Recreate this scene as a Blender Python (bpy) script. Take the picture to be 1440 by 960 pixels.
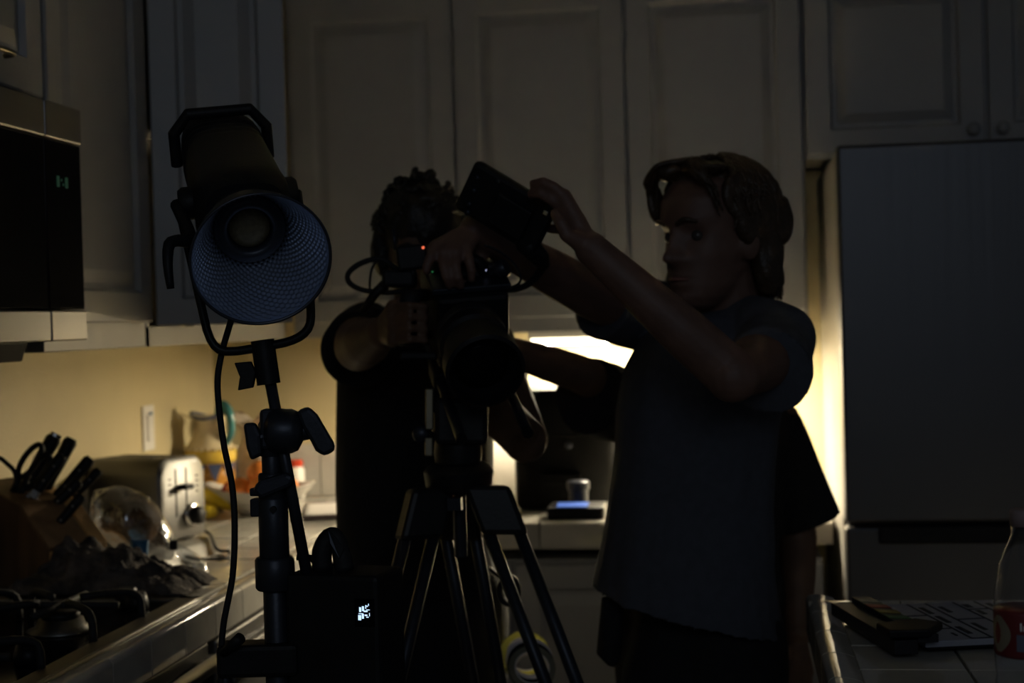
import bpy, bmesh, math, random
from mathutils import Vector as V, Matrix, noise

for o in list(bpy.data.objects): bpy.data.objects.remove(o)
S = bpy.context.scene
COL = S.collection
random.seed(7)

# ------------------------------------------------------------------ camera
FPX = 2144.0
YAW, PIT, ROL = math.radians(8.2), math.radians(.83), math.radians(1.6)
CAM = V((0, 0, 1.405))
f0 = V((-math.sin(YAW), math.cos(YAW), 0)); r0 = V((math.cos(YAW), math.sin(YAW), 0)); up = V((0, 0, 1))
FW = f0 * math.cos(PIT) - up * math.sin(PIT); u0 = up * math.cos(PIT) + f0 * math.sin(PIT)
RT = r0 * math.cos(ROL) - u0 * math.sin(ROL); UP = u0 * math.cos(ROL) + r0 * math.sin(ROL)
cd = bpy.data.cameras.new('camera'); cam = bpy.data.objects.new('camera', cd); COL.objects.link(cam)
cam.matrix_world = Matrix(((RT.x, UP.x, -FW.x, CAM.x), (RT.y, UP.y, -FW.y, CAM.y), (RT.z, UP.z, -FW.z, CAM.z), (0, 0, 0, 1)))
cd.sensor_width = 36; cd.lens = FPX / 1440 * 36; cd.clip_start = .05
cd.dof.use_dof = True; cd.dof.focus_distance = 1.9; cd.dof.aperture_fstop = 4.8
S.camera = cam

# ------------------------------------------------------------------ world, exposure
wd = bpy.data.worlds.new('dusk'); S.world = wd; wd.use_nodes = True
bg = wd.node_tree.nodes['Background']; bg.inputs[0].default_value = (.80, .88, 1, 1); bg.inputs[1].default_value = .030
S.view_settings.view_transform = 'Standard'; S.view_settings.look = 'None'
S.view_settings.exposure = 0; S.view_settings.gamma = 1; S.view_settings.use_curve_mapping = False
LAMP = 600.0                                  # strength of the under-cabinet strip
wl_ = bpy.data.lights.new('high_fill', 'AREA'); wl_.shape = 'RECTANGLE'; wl_.size = 1.6; wl_.size_y = .9; wl_.energy = 5.0; wl_.color = (.72, .84, 1)  # added bluish fill high behind the camera, brightens reflector and cabinets; no window there
wo = bpy.data.objects.new('high_fill', wl_); COL.objects.link(wo); wo.location = (.3, -1.1, 2.3)
wo.rotation_euler = (V((-.4, 3.2, 1.3)) - V((.3, -1.1, 2.3))).to_track_quat('-Z', 'Y').to_euler()

# ------------------------------------------------------------------ helpers
def ray(x, y): return FW + RT * ((x - 720) / FPX) - UP * ((y - 480) / FPX)
def at(x, y, d): return CAM + ray(x, y) * d
def on(ax, val, x, y):
    r = ray(x, y); return CAM + r * ((val - CAM[ax]) / r[ax])

def mat(name, col, rough=.5, metal=0, var=.0, vscale=20, bump=0, bscale=60, spec=.5, trans=0, ior=1.45, emit=None, estr=0, coat=0, stretch=None, col2=None, detail=4):
    m = bpy.data.materials.new(name); m.use_nodes = True; nt = m.node_tree; b = nt.nodes['Principled BSDF']
    b.inputs['Base Color'].default_value = (*col, 1); b.inputs['Roughness'].default_value = rough; b.inputs['Metallic'].default_value = metal
    b.inputs['Specular IOR Level'].default_value = spec; b.inputs['Transmission Weight'].default_value = trans; b.inputs['IOR'].default_value = ior
    b.inputs['Coat Weight'].default_value = coat
    if emit: b.inputs['Emission Color'].default_value = (*emit, 1); b.inputs['Emission Strength'].default_value = estr
    tc = nt.nodes.new('ShaderNodeTexCoord'); mp = nt.nodes.new('ShaderNodeMapping'); nt.links.new(tc.outputs['Object'], mp.inputs[0])
    if stretch: mp.inputs['Scale'].default_value = stretch
    if var or col2:
        n = nt.nodes.new('ShaderNodeTexNoise'); n.inputs['Scale'].default_value = vscale; n.inputs['Detail'].default_value = detail
        nt.links.new(mp.outputs[0], n.inputs['Vector'])
        cr = nt.nodes.new('ShaderNodeValToRGB'); cr.color_ramp.elements[0].position = .35; cr.color_ramp.elements[1].position = .65
        c2 = col2 or tuple(min(1, c * (1 + var)) for c in col)
        cr.color_ramp.elements[0].color = (*(tuple(c * (1 - var) for c in col)), 1); cr.color_ramp.elements[1].color = (*c2, 1)
        nt.links.new(n.outputs[0], cr.inputs[0]); nt.links.new(cr.outputs[0], b.inputs['Base Color'])
    if bump:
        n2 = nt.nodes.new('ShaderNodeTexNoise'); n2.inputs['Scale'].default_value = bscale; n2.inputs['Detail'].default_value = 3
        nt.links.new(mp.outputs[0], n2.inputs['Vector'])
        bp = nt.nodes.new('ShaderNodeBump'); bp.inputs['Strength'].default_value = bump; bp.inputs['Distance'].default_value = .01
        nt.links.new(n2.outputs[0], bp.inputs['Height']); nt.links.new(bp.outputs[0], b.inputs['Normal'])
    return m

m_wall = mat('tan_paint', (.56, .475, .27), .45, var=.04, vscale=6, bump=.25, bscale=160)
m_ceil = mat('ceiling_paint', (.55, .55, .54), .8, bump=.2, bscale=90)
m_floor = mat('floor_tile', (.16, .14, .12), .35, var=.15, vscale=4)
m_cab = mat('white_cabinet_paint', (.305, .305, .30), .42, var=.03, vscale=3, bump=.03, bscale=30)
m_cabin = mat('cabinet_inside', (.5, .46, .4), .6)
m_tile = mat('glazed_tile', (.46, .44, .39), .10, var=.08, vscale=9, bump=.04, bscale=25)
m_grout = mat('grout', (.36, .33, .28), .9, bump=.2, bscale=200)
m_steel = mat('brushed_steel', (.19, .185, .175), .42, 1, bump=.06, bscale=40, stretch=(1, .03, 30))
m_fsteel = mat('fridge_steel', (.10, .10, .105), .42, .85, bump=.05, bscale=40, stretch=(1, 1, .03))
m_fside = mat('fridge_side_paint', (.20, .19, .17), .45, var=.04)
m_chrome = mat('chrome', (.75, .73, .7), .15, 1, var=.03)
m_black = mat('black_plastic', (.008, .008, .009), .5, spec=.25, var=.2, bump=.05, bscale=300)
m_blackm = mat('black_metal', (.010, .010, .011), .42, 0, spec=.3, var=.2, bump=.03, bscale=200)
m_anod = mat('dark_anodised', (.03, .034, .045), .38, .5, var=.15, bump=.03, bscale=200)
m_glassk = mat('black_glass', (.004, .004, .005), .10, spec=.22, ior=1.15, var=.1)
m_matte = mat('matte_black', (.005, .005, .005), .75, var=.2, spec=.12, bump=.03)
m_toast = mat('toaster_steel', (.125, .122, .115), .38, 1, bump=.06, bscale=40, stretch=(1, .03, 30))
m_win = mat('microwave_window', (.005, .005, .005), .15, var=.1, spec=.2, ior=1.15)
m_rubber = mat('rubber', (.01, .01, .011), .7, var=.2, bump=.1, bscale=150)
m_refl = mat('reflector_silver', (.62, .70, .86), .3, .95, var=.05, vscale=80)
m_reflo = mat('reflector_outer', (.05, .055, .07), .35, .6, var=.1)
m_cob = mat('yellow_chip', (.16, .13, .07), .5, var=.2, vscale=200)
m_wood = mat('block_wood_lit', (.42, .24, .09), .45, var=.25, vscale=8, bump=.05, stretch=(3, 3, .4), detail=8)  # knife block's brown wood, lit side's brightness put into the colour
m_wood2 = mat('block_wood_shaded', (.10, .055, .025), .5, var=.3, vscale=8, bump=.05, stretch=(3, 3, .4), detail=8)  # same brown wood, shade of the block's front put into the colour
m_white = mat('white_plastic', (.75, .72, .66), .35, var=.02)
m_ceram = mat('cream_glaze', (.66, .55, .34), .15, var=.1, vscale=25)
m_yel = mat('yellow_glaze', (.62, .42, .06), .15, var=.12, vscale=30)
m_blue = mat('blue_glaze', (.07, .09, .17), .15, var=.2, vscale=30)
m_teal = mat('teal_glaze', (.06, .22, .22), .15, var=.2, vscale=30)
m_orng = mat('orange_glaze', (.55, .26, .05), .2, var=.15, vscale=30)
m_jug = mat('speckled_white_glaze', (.60, .50, .38), .2, col2=(.66, .56, .44), var=.25, vscale=45)
m_bowl = mat('white_china', (.62, .59, .53), .12, var=.02)
m_ban = mat('banana_skin', (.66, .47, .02), .45, var=.2, vscale=14, bump=.03)
m_bant = mat('banana_tip', (.10, .07, .02), .7, var=.2)
m_fruit = mat('orange_peel', (.72, .22, .035), .4, var=.25, vscale=18, bump=.1, bscale=140)
m_red = mat('red_tomato', (.5, .05, .02), .25, var=.2, vscale=12)
m_paper = mat('paper', (.74, .71, .68), .7, var=.03)
m_pages = mat('page_edges', (.20, .15, .15), .7, var=.1)
m_bag = mat('clear_plastic_bag', (.96, .97, 1), .07, trans=1, ior=1.06, var=.01, bump=1.0, bscale=16, spec=1.0, coat=.6)
m_bread = mat('bread_crust', (.20, .11, .045), .7, var=.35, vscale=18, bump=.2)
m_bluetag = mat('blue_print', (.02, .12, .25), .4, var=.1)
m_towel = mat('patterned_towel', (.025, .022, .022), .95, col2=(.12, .10, .085), vscale=26, bump=.5, bscale=180, detail=2)
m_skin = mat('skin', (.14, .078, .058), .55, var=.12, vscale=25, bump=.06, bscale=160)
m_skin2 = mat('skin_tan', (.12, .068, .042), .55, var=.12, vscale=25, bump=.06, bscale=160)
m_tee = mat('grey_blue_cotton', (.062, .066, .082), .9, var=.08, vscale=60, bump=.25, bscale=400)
m_teek = mat('black_cotton', (.010, .010, .011), .95, var=.2, vscale=60, bump=.2, bscale=400)
m_pants = mat('black_twill', (.009, .009, .010), .9, var=.2, vscale=80, bump=.2, bscale=400)
m_shoe = mat('dark_shoe', (.02, .02, .02), .6, var=.2)
m_hairb = mat('brown_hair', (.045, .027, .014), .45, var=.35, vscale=40, bump=.3, bscale=120)
m_hairk = mat('black_hair', (.008, .007, .006), .5, var=.3, vscale=40, bump=.3, bscale=120)
m_eye = mat('eye', (.05, .042, .038), .25, var=.1)
m_lip = mat('lip', (.24, .10, .08), .5, var=.1)
m_lamp = mat('warm_led', (1, .8, .5), .5, emit=(1, .85, .60), estr=LAMP)
m_lens = mat('warm_front_lens', (1, .8, .5), .5, emit=(1, .86, .55), estr=5)
m_lcd = mat('blue_white_lcd', (.1, .2, .4), .4, emit=(.55, .75, 1), estr=1.3)
m_lcdb = mat('blue_screen', (.03, .06, .2), .3, emit=(.16, .30, .85), estr=.45)
m_scrn = mat('dark_screen', (.004, .005, .01), .2, emit=(.01, .02, .07), estr=.10)
m_ledr = mat('red_led', (.4, .02, .01), .4, emit=(1, .18, .08), estr=1.2)
m_ledg = mat('green_led', (.02, .2, .05), .4, emit=(.1, .7, .25), estr=.16)
m_ledg2 = mat('green_clock', (.02, .06, .03), .4, emit=(.1, .6, .35), estr=.022)
m_ledw = mat('violet_white_led', (.3, .3, .4), .4, emit=(.62, .64, 1), estr=1.0)
m_pet = mat('bottle_plastic', (.93, .95, 1), .04, trans=1, ior=1.12, var=.01, spec=.7, coat=.3)
m_water = mat('water', (.9, .95, 1), .02, trans=1, ior=1.2, var=.01)
m_labr = mat('red_label', (.12, .012, .015), .45, var=.08)
m_labc = mat('cream_print', (.20, .17, .12), .5, var=.08)
m_labb = mat('blue_grey_print', (.10, .105, .15), .5, var=.08)
m_slate = mat('white_slate', (.30, .31, .36), .3, var=.04)
m_ink = mat('black_ink', (.012, .012, .015), .5, var=.1)
STRIPES = [mat('stripe_' + n, c, .45, var=.05) for n, c in [('red', (.22, .02, .02)), ('yellow', (.20, .17, .02)), ('green', (.02, .11, .03)), ('cyan', (.02, .08, .10)), ('magenta', (.12, .02, .10)), ('grey', (.12, .12, .12))]]
m_tapey = mat('yellow_tape', (.70, .66, .12), .4, emit=None, var=.05)
m_tapew = mat('white_tape', (.75, .72, .78), .5, var=.03)
m_tapec = mat('clear_tape', (.20, .20, .15), .25, var=.1)
m_brass = mat('dull_brass', (.25, .22, .15), .4, .9, var=.1)

def plastic_bag():
    nt = m_bag.node_tree; b = nt.nodes['Principled BSDF']; out = nt.nodes['Material Output']
    tr = nt.nodes.new('ShaderNodeBsdfTransparent'); gl = nt.nodes.new('ShaderNodeBsdfGlossy'); gl.inputs['Roughness'].default_value = .12; tr.inputs[0].default_value = (.9, .92, .95, 1)
    lw = nt.nodes.new('ShaderNodeLayerWeight'); lw.inputs[0].default_value = .35; mx = nt.nodes.new('ShaderNodeMixShader'); mr = nt.nodes.new('ShaderNodeMapRange')
    mr.inputs['To Min'].default_value = .17; mr.inputs['To Max'].default_value = .6
    nb = b.inputs['Normal'].links[0].from_socket; nt.links.new(nb, gl.inputs['Normal']); nt.links.new(nb, lw.inputs['Normal'])
    nt.links.new(lw.outputs['Facing'], mr.inputs[0]); nt.links.new(mr.outputs[0], mx.inputs[0]); nt.links.new(tr.outputs[0], mx.inputs[1]); nt.links.new(gl.outputs[0], mx.inputs[2]); nt.links.new(mx.outputs[0], out.inputs[0])
plastic_bag()

class MB:
    def __init__(s): s.v = []; s.f = []
    def add(s, vs, fs):
        n = len(s.v); s.v += [V(p) for p in vs]; s.f += [[i + n for i in f] for f in fs]; return s
    def box(s, c, sz, rot=None):
        c = V(c); h = [q / 2 for q in sz]; vs = []
        for dx in (-1, 1):
            for dy in (-1, 1):
                for dz in (-1, 1):
                    p = V((dx * h[0], dy * h[1], dz * h[2])); vs.append(c + (rot @ p if rot else p))
        return s.add(vs, [(0, 1, 3, 2), (4, 6, 7, 5), (0, 4, 5, 1), (2, 3, 7, 6), (0, 2, 6, 4), (1, 5, 7, 3)])
    def loft(s, rings, cap=True):
        n = len(rings[0]); vs = [p for r in rings for p in r]; fs = []
        for i in range(len(rings) - 1):
            for j in range(n):
                k = (j + 1) % n; fs.append((i * n + j, i * n + k, (i + 1) * n + k, (i + 1) * n + j))
        if cap: fs.append(tuple(range(n))[::-1]); fs.append(tuple((len(rings) - 1) * n + j for j in range(n)))
        return s.add(vs, fs)
    def tube(s, pts, r, n=10, smooth=0, cap=True):
        pts = [V(p) for p in pts]; rs = list(r) if hasattr(r, '__len__') else [r] * len(pts)
        if smooth: pts, rs = cr(pts, rs, smooth)
        rings = []; t = (pts[1] - pts[0]).normalized(); a = t.orthogonal().normalized()
        for i, p in enumerate(pts):
            q = (pts[min(i + 1, len(pts) - 1)] - pts[max(i - 1, 0)])
            t2 = q.normalized() if q.length > 1e-9 else t
            a = (a - t2 * a.dot(t2)); a = a.normalized() if a.length > 1e-6 else t2.orthogonal().normalized()
            b = t2.cross(a); t = t2
            rings.append([p + (a * math.cos(2 * math.pi * j / n) + b * math.sin(2 * math.pi * j / n)) * rs[i] for j in range(n)])
        return s.loft(rings, cap)
    def capsule(s, pts, r, n=12):           # round-ended chain for fused bodies
        pts = [V(p) for p in pts]; rs = list(r) if hasattr(r, '__len__') else [r] * len(pts)
        s.tube(pts, rs, n)
        for p, q in ((pts[0], rs[0]), (pts[-1], rs[-1])): s.ball(p, (q, q, q))
        for p, q in zip(pts[1:-1], rs[1:-1]): s.ball(p, (q, q, q))
        return s
    def lathe(s, c, ax, prof, n=32, closed=False):
        c = V(c); ax = V(ax).normalized(); a = ax.orthogonal().normalized(); b = ax.cross(a); rings = []
        for (r, h) in prof:
            rings.append([c + ax * h + (a * math.cos(2 * math.pi * j / n) + b * math.sin(2 * math.pi * j / n)) * max(r, 1e-5) for j in range(n)])
        if closed: rings.append(rings[0]); return s.loft(rings, False)
        return s.loft(rings)
    def ball(s, c, r, rot=None, nu=14, nv=9):
        c = V(c); r = r if hasattr(r, '__len__') else (r, r, r); rings = []
        for i in range(nv + 1):
            th = math.pi * (i + .02) / (nv + .04); row = []
            for j in range(nu):
                ph = 2 * math.pi * j / nu; p = V((r[0] * math.sin(th) * math.cos(ph), r[1] * math.sin(th) * math.sin(ph), -r[2] * math.cos(th)))
                row.append(c + (rot @ p if rot else p))
            rings.append(row)
        return s.loft(rings)
    def prism(s, base, ext):
        ext = V(ext); b = [V(p) for p in base]; return s.loft([b, [p + ext for p in b]])
    def grid(s, fn, nu, nv):
        vs = [fn(i / nu, j / nv) for i in range(nu + 1) for j in range(nv + 1)]
        return s.add(vs, [(i * (nv + 1) + j, (i + 1) * (nv + 1) + j, (i + 1) * (nv + 1) + j + 1, i * (nv + 1) + j + 1) for i in range(nu) for j in range(nv)])

def cr(pts, rs, k):
    P = [pts[0]] + pts + [pts[-1]]; R = [rs[0]] + rs + [rs[-1]]; op = []; orr = []
    for i in range(1, len(P) - 2):
        for j in range(k):
            t = j / k; a, b, c, d = P[i - 1:i + 3]
            op.append(.5 * ((2 * b) + (c - a) * t + (2 * a - 5 * b + 4 * c - d) * t * t + (3 * b - a - 3 * c + d) * t ** 3))
            orr.append(R[i] * (1 - t) + R[i + 1] * t)
    op.append(pts[-1]); orr.append(rs[-1]); return op, orr

ORG = {}
def tag(o, label=None, cat=None, group=None, kind=None):
    if label: o['label'] = label
    if cat: o['category'] = cat
    if group: o['group'] = group
    if kind: o['kind'] = kind
    return o
def link(o, parent, org):
    COL.objects.link(o); ORG[o.name] = V(org)
    if parent: o.parent = parent
    return o
def empty(name, loc, label=None, cat=None, group=None, kind=None):
    o = bpy.data.objects.new(name, None); o.location = loc; o.empty_display_size = .1
    return tag(link(o, None, loc), label, cat, group, kind)
def build(mb, name, m, parent=None, label=None, cat=None, group=None, kind=None, bevel=0, smooth=False, org=None, fixn=True, auto=None):
    """one mesh object; vertices are given in world space"""
    if parent is not None: org = ORG[parent.name]
    elif org is None:
        xs = [p.x for p in mb.v]; ys = [p.y for p in mb.v]; zs = [p.z for p in mb.v]
        org = V(((min(xs) + max(xs)) / 2, (min(ys) + max(ys)) / 2, min(zs)))
    me = bpy.data.meshes.new(name); me.from_pydata([p - org for p in mb.v], [], mb.f)
    if fixn:
        b = bmesh.new(); b.from_mesh(me); bmesh.ops.recalc_face_normals(b, faces=b.faces); b.to_mesh(me); b.free()
    me.materials.append(m)
    if smooth or auto:
        for p in me.polygons: p.use_smooth = True
    o = bpy.data.objects.new(name, me)
    if parent is None: o.location = org
    link(o, parent, org)
    if auto: me.set_sharp_from_angle(angle=math.radians(auto))
    if bevel:
        md = o.modifiers.new('bevel', 'BEVEL'); md.width = bevel; md.segments = 2; md.limit_method = 'ANGLE'; md.angle_limit = math.radians(40)
    return tag(o, label, cat, group, kind)
def shared(name, me, parent, loc, rotz=0, rot=None):
    """a piece that shares mesh data; loc in world space"""
    o = bpy.data.objects.new(name, me); o.location = V(loc) - ORG[parent.name]; o.rotation_euler = rot or (0, 0, rotz)
    return link(o, parent, ORG[parent.name])
def piece_mesh(mb, name, m, bev=0):
    me = bpy.data.meshes.new(name); me.from_pydata(mb.v, [], mb.f)
    b = bmesh.new(); b.from_mesh(me); bmesh.ops.recalc_face_normals(b, faces=b.faces)
    if bev: bmesh.ops.bevel(b, geom=[e for e in b.edges if all(v.co.z > 0 for v in e.verts)], offset=bev, segments=1, affect='EDGES')
    b.to_mesh(me); b.free(); me.materials.append(m); return me
def fuse(o, voxel, it=4, disp=None):
    """voxel-fuse the overlapping shapes of a mesh into one continuous surface"""
    md = o.modifiers.new('r', 'REMESH'); md.mode = 'VOXEL'; md.voxel_size = voxel
    ms = o.modifiers.new('s', 'SMOOTH'); ms.factor = .5; ms.iterations = it
    dg = bpy.context.evaluated_depsgraph_get(); me = bpy.data.meshes.new_from_object(o.evaluated_get(dg))
    old = o.data; m = old.materials[0]; o.modifiers.clear(); o.data = me; me.name = o.name
    if not me.materials: me.materials.append(m)
    bpy.data.meshes.remove(old)
    if disp:
        ns = [v.normal.copy() for v in me.vertices]
        for v, n in zip(me.vertices, ns): v.co += n * disp(v.co)
    for p in me.polygons: p.use_smooth = True
    return o
def rotm(x, y, z): return Matrix((x, y, z)).transposed()
def rz(a): return Matrix.Rotation(a, 3, 'Z')

# ------------------------------------------------------------------ room shell
XL, YB, ZC, CF = -1.49, 4.25, .91, 1.37
def slab(name, p0, p1, m, parent=None, kind='structure', bevel=0):
    p0, p1 = V(p0), V(p1)
    return build(MB().box((p0 + p1) / 2, p1 - p0), name, m, parent, kind=kind if parent is None else None, bevel=bevel)
slab('floor', (-1.7, -1.2, -.05), (3.2, 4.45, 0), m_floor)
WL = slab('wall_left', (XL - .1, -1.2, 0), (XL, YB + .1, 2.5), m_wall)
WB = slab('wall_back', (XL, YB, 0), (3.2, YB + .1, 2.5), m_wall)
slab('ceiling', (-1.7, .6, 2.5), (3.2, 4.45, 2.56), m_ceil)

# ------------------------------------------------------------------ cabinets
def place(o, x, n):                      # local (w, out, z) -> world
    x, n = V(x), V(n); return lambda w, d, z: V(o) + x * w + n * d + up * z
def door(parent, o, xd, nd, w, h, name='door', knob=None, th=.02, stile=.058):
    L = place(o, xd, nd); mb = MB()
    def rr(i, d): return [L(i, d, i), L(w - i, d, i), L(w - i, d, h - i), L(i, d, h - i)]
    mb.loft([rr(0, 0), rr(0, th - .003), rr(.003, th), rr(stile, th), rr(stile + .007, th - .010), rr(stile + .007, 0), rr(0, 0)], False)
    d = build(mb, name, m_cab, parent, fixn=True)
    p = MB(); k = stile + .007; p.loft([rr(k, .002), rr(k, th - .011), rr(k + .010, th - .011), rr(k + .034, th - .002), rr(k + .036, th - .002)])
    build(p, 'panel', m_cab, d)
    if knob:
        kb = MB(); c = L(knob[0], th, knob[1]); kb.lathe(c, nd, [(.006, 0), (.006, .012), (.015, .018), (.016, .024), (.011, .029), (.0, .03)], 16)
        build(kb, 'knob', m_brass if knob[-1] == 'b' else m_cab, d, smooth=True)
    return d
def cabinet_body(parent, p0, p1, open_side=None):
    build(MB().box((V(p0) + V(p1)) / 2, V(p1) - V(p0)), 'body', m_cab, parent, bevel=.002)

YF, XF = 3.93, -1.16                     # faces of the upper cabinet runs
ZT, ZD0, ZD1 = 2.36, 1.408, 2.262
c1 = empty('upper_cabinet', (-.93, 4.09, CF), 'white raised-panel wall cabinet in the kitchen corner beside the open door', 'cabinet', 'white wall cabinets')
cabinet_body(c1, (-1.155, YF + .02, CF), (-.703, YB - .003, ZT))
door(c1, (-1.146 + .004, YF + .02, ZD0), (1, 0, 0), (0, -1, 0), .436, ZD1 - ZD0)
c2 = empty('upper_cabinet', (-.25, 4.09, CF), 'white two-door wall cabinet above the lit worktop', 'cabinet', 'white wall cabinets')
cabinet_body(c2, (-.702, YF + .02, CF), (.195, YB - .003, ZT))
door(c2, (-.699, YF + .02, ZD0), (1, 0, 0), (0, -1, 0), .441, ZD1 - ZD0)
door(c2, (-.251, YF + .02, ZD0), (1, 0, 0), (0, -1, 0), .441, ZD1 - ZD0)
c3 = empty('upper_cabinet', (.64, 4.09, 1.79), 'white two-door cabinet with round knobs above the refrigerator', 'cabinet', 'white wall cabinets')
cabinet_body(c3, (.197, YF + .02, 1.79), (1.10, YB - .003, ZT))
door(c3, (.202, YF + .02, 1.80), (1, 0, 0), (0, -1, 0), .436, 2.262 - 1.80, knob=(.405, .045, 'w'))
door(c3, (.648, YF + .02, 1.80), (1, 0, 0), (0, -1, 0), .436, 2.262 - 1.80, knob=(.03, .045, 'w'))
# left run: closed door, then a unit whose narrow door stands open
c4 = empty('upper_cabinet', (-1.32, 2.73, CF), 'white wall cabinet with closed door between microwave and open door', 'cabinet', 'white wall cabinets')
cabinet_body(c4, (XL + .003, 2.50, CF), (XF - .02, 2.966, ZT))
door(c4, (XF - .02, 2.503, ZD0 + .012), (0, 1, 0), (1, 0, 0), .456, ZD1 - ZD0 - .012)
c5 = empty('upper_cabinet', (-1.32, 3.3, CF), 'white wall cabinet whose narrow door stands wide open', 'cabinet', 'white wall cabinets')
g = MB()
for a, b in (((XL + .003, 2.968, CF), (XF - .02, 3.945, CF + .04)), ((XL + .003, 2.968, ZT - .05), (XF - .02, 3.945, ZT)), ((XL + .003, 2.968, CF), (XL + .02, 3.945, ZT)),
             ((XL + .003, 2.968, CF), (XF - .02, 2.985, ZT)), ((XF - .04, 3.25, CF), (XF - .02, 3.945, ZT)), ((XL + .003, 2.97, 1.80), (XF - .03, 3.94, 1.82))):
    g.box((V(a) + V(b)) / 2, V(b) - V(a))
build(g, 'body', m_cab, c5)
od = door(c5, (XF + .004, 2.97, ZD0 + .004), (.96, .28, 0), (.28, -.96, 0), .272, ZD1 - ZD0, name='door', stile=.052)
for z in (1.55, 2.1): build(MB().box((XF + .004, 2.985, z), (.012, .03, .05)), 'hinge', m_brass, c5)
c6 = empty('upper_cabinet', (-1.3, 2.1, 1.79), 'white wall cabinet above the microwave with a cup pull', 'cabinet', 'white wall cabinets')
cabinet_body(c6, (XL + .003, 1.735, 1.80), (XF - .02, 2.494, ZT))
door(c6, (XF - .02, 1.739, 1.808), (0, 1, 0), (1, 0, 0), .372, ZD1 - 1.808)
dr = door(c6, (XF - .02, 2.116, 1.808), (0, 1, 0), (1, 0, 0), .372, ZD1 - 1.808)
hk = MB(); p = on(0, XF + .012, -14, 71); hk.tube([p + V((0, -.04, 0)), p + V((.022, -.03, 0)), p + V((.022, .035, 0)), p + V((0, .05, 0))], .005, 8, smooth=4); build(hk, 'handle', m_brass, dr, smooth=True)

# under-cabinet strip lamp
xs0 = on(1, 3.985, 748, 470).x
ul = empty('under_cabinet_lamp', ((xs0 - .03) / 2, 3.99, 1.33), 'glowing warm strip lamp fixed under the white wall cabinets', 'lamp')
xm_, wx_ = (xs0 - .03) / 2, -.03 - xs0
build(MB().box((xm_, 3.998, 1.3535), (wx_ + .016, .066, .031)), 'housing', m_white, ul, bevel=.002)
build(MB().box((xm_, 3.996, 1.3370), (wx_, .052, .0018)), 'diffuser', m_lamp, ul)
build(MB().box((xm_, 3.9640, 1.3455), (wx_, .003, .014)), 'front_lens', m_lens, ul, bevel=.001)

# base cabinets at the back
b1 = empty('base_cabinet', (-.3, 3.95, 0), 'white base cabinet with raised-panel doors under the back worktop', 'cabinet')
build(MB().box((-.36, 3.96, .46), (1.12, .575, .72)), 'body', m_cab, b1, bevel=.002)
build(MB().box((-.36, 3.98, .06), (1.12, .50, .12)), 'plinth', m_black, b1)
for x in (-.91, -.535, -.16): door(b1, (x, 3.672, .12), (1, 0, 0), (0, -1, 0), .36, .69)
b2 = empty('base_cabinet', (-1.2, 3.73, 0), 'white corner base cabinet beside the dishwasher', 'cabinet')
build(MB().box((-1.205, 3.74, .43), (.55, 1.0, .82)), 'body', m_cab, b2, bevel=.002)

# ------------------------------------------------------------------ tiled worktops
TS = .152
tile_me = piece_mesh(MB().box((0, 0, .0025), (TS - .004, TS - .004, .009)), 'tile', m_tile, .0012)
wl = empty('worktop', (-1.2, 3.2, .86), 'L-shaped cream tile worktop running round the corner from the cooktop', 'worktop')
g = MB(); g.box((-1.215, 3.445, .878), (.544, 1.60, .05)); g.box((-.36, 3.955, .878), (1.17, .585, .05)); g.box((-.957, 2.18, .878), (.03, .94, .05)); g.box((-1.465, 2.18, .878), (.044, .94, .05))
build(g, 'core', m_grout, wl)
def tiles(parent, x0, x1, y0, y1, z=ZC - .004):
    y = y0
    while y < y1 - .02:
        ly = min(TS, y1 - y); x = x1
        while x > x0 + .02:
            lx = min(TS, x - x0); t = shared('tile', tile_me, parent, (x - lx / 2, y + ly / 2, z + random.uniform(-.0006, .0006)), rot=(random.uniform(-.003, .003), random.uniform(-.003, .003), 0))
            t.scale = (lx / TS, ly / TS, 1); x -= TS
        y += TS
tiles(wl, XL + .012, -.972, 2.655, 4.237)
tiles(wl, -.972, .21, 3.675, 4.237)
prof = [(-.047, -.012), (-.047, .0), (-.036, .004), (-.026, .006), (-.018, .0065)] + [(-.011 + .011 * math.sin(math.radians(a)), -.0045 + .011 * math.cos(math.radians(a))) for a in range(0, 91, 10)] + [(0, -.056), (-.004, -.060), (-.020, -.060), (-.020, -.012)]
def edge_me(L, name='edge_tile'):
    mb = MB(); mb.prism([V((p, -L / 2 + .0015, q)) for p, q in prof], (0, L - .003, 0)); me = piece_mesh(mb, name, m_tile)
    for p in me.polygons: p.use_smooth = True
    me.set_sharp_from_angle(angle=math.radians(35))
    return me
em = edge_me(TS)
y = 1.70
while y < 3.62: shared('edge_tile', em, wl, (-.925, y + TS / 2, ZC)); y += TS
x = -.925 + TS / 2
while x < .21: shared('edge_tile', em, wl, (x, 3.63, ZC), rotz=-math.pi / 2); x += TS
bt = piece_mesh(MB().box((0, 0, 0), (TS - .003, .010, TS - .003)), 'splash_tile', m_tile)
x = XL + TS / 2 + .011
while x < .24: shared('splash_tile', bt, WB, (x, YB - .006, ZC + .004 + TS / 2)); x += TS
y = 1.80
while y < 4.2: shared('splash_tile', bt, WL, (XL + .006, y, ZC + .004 + TS / 2), rotz=math.pi / 2); y += TS

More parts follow.
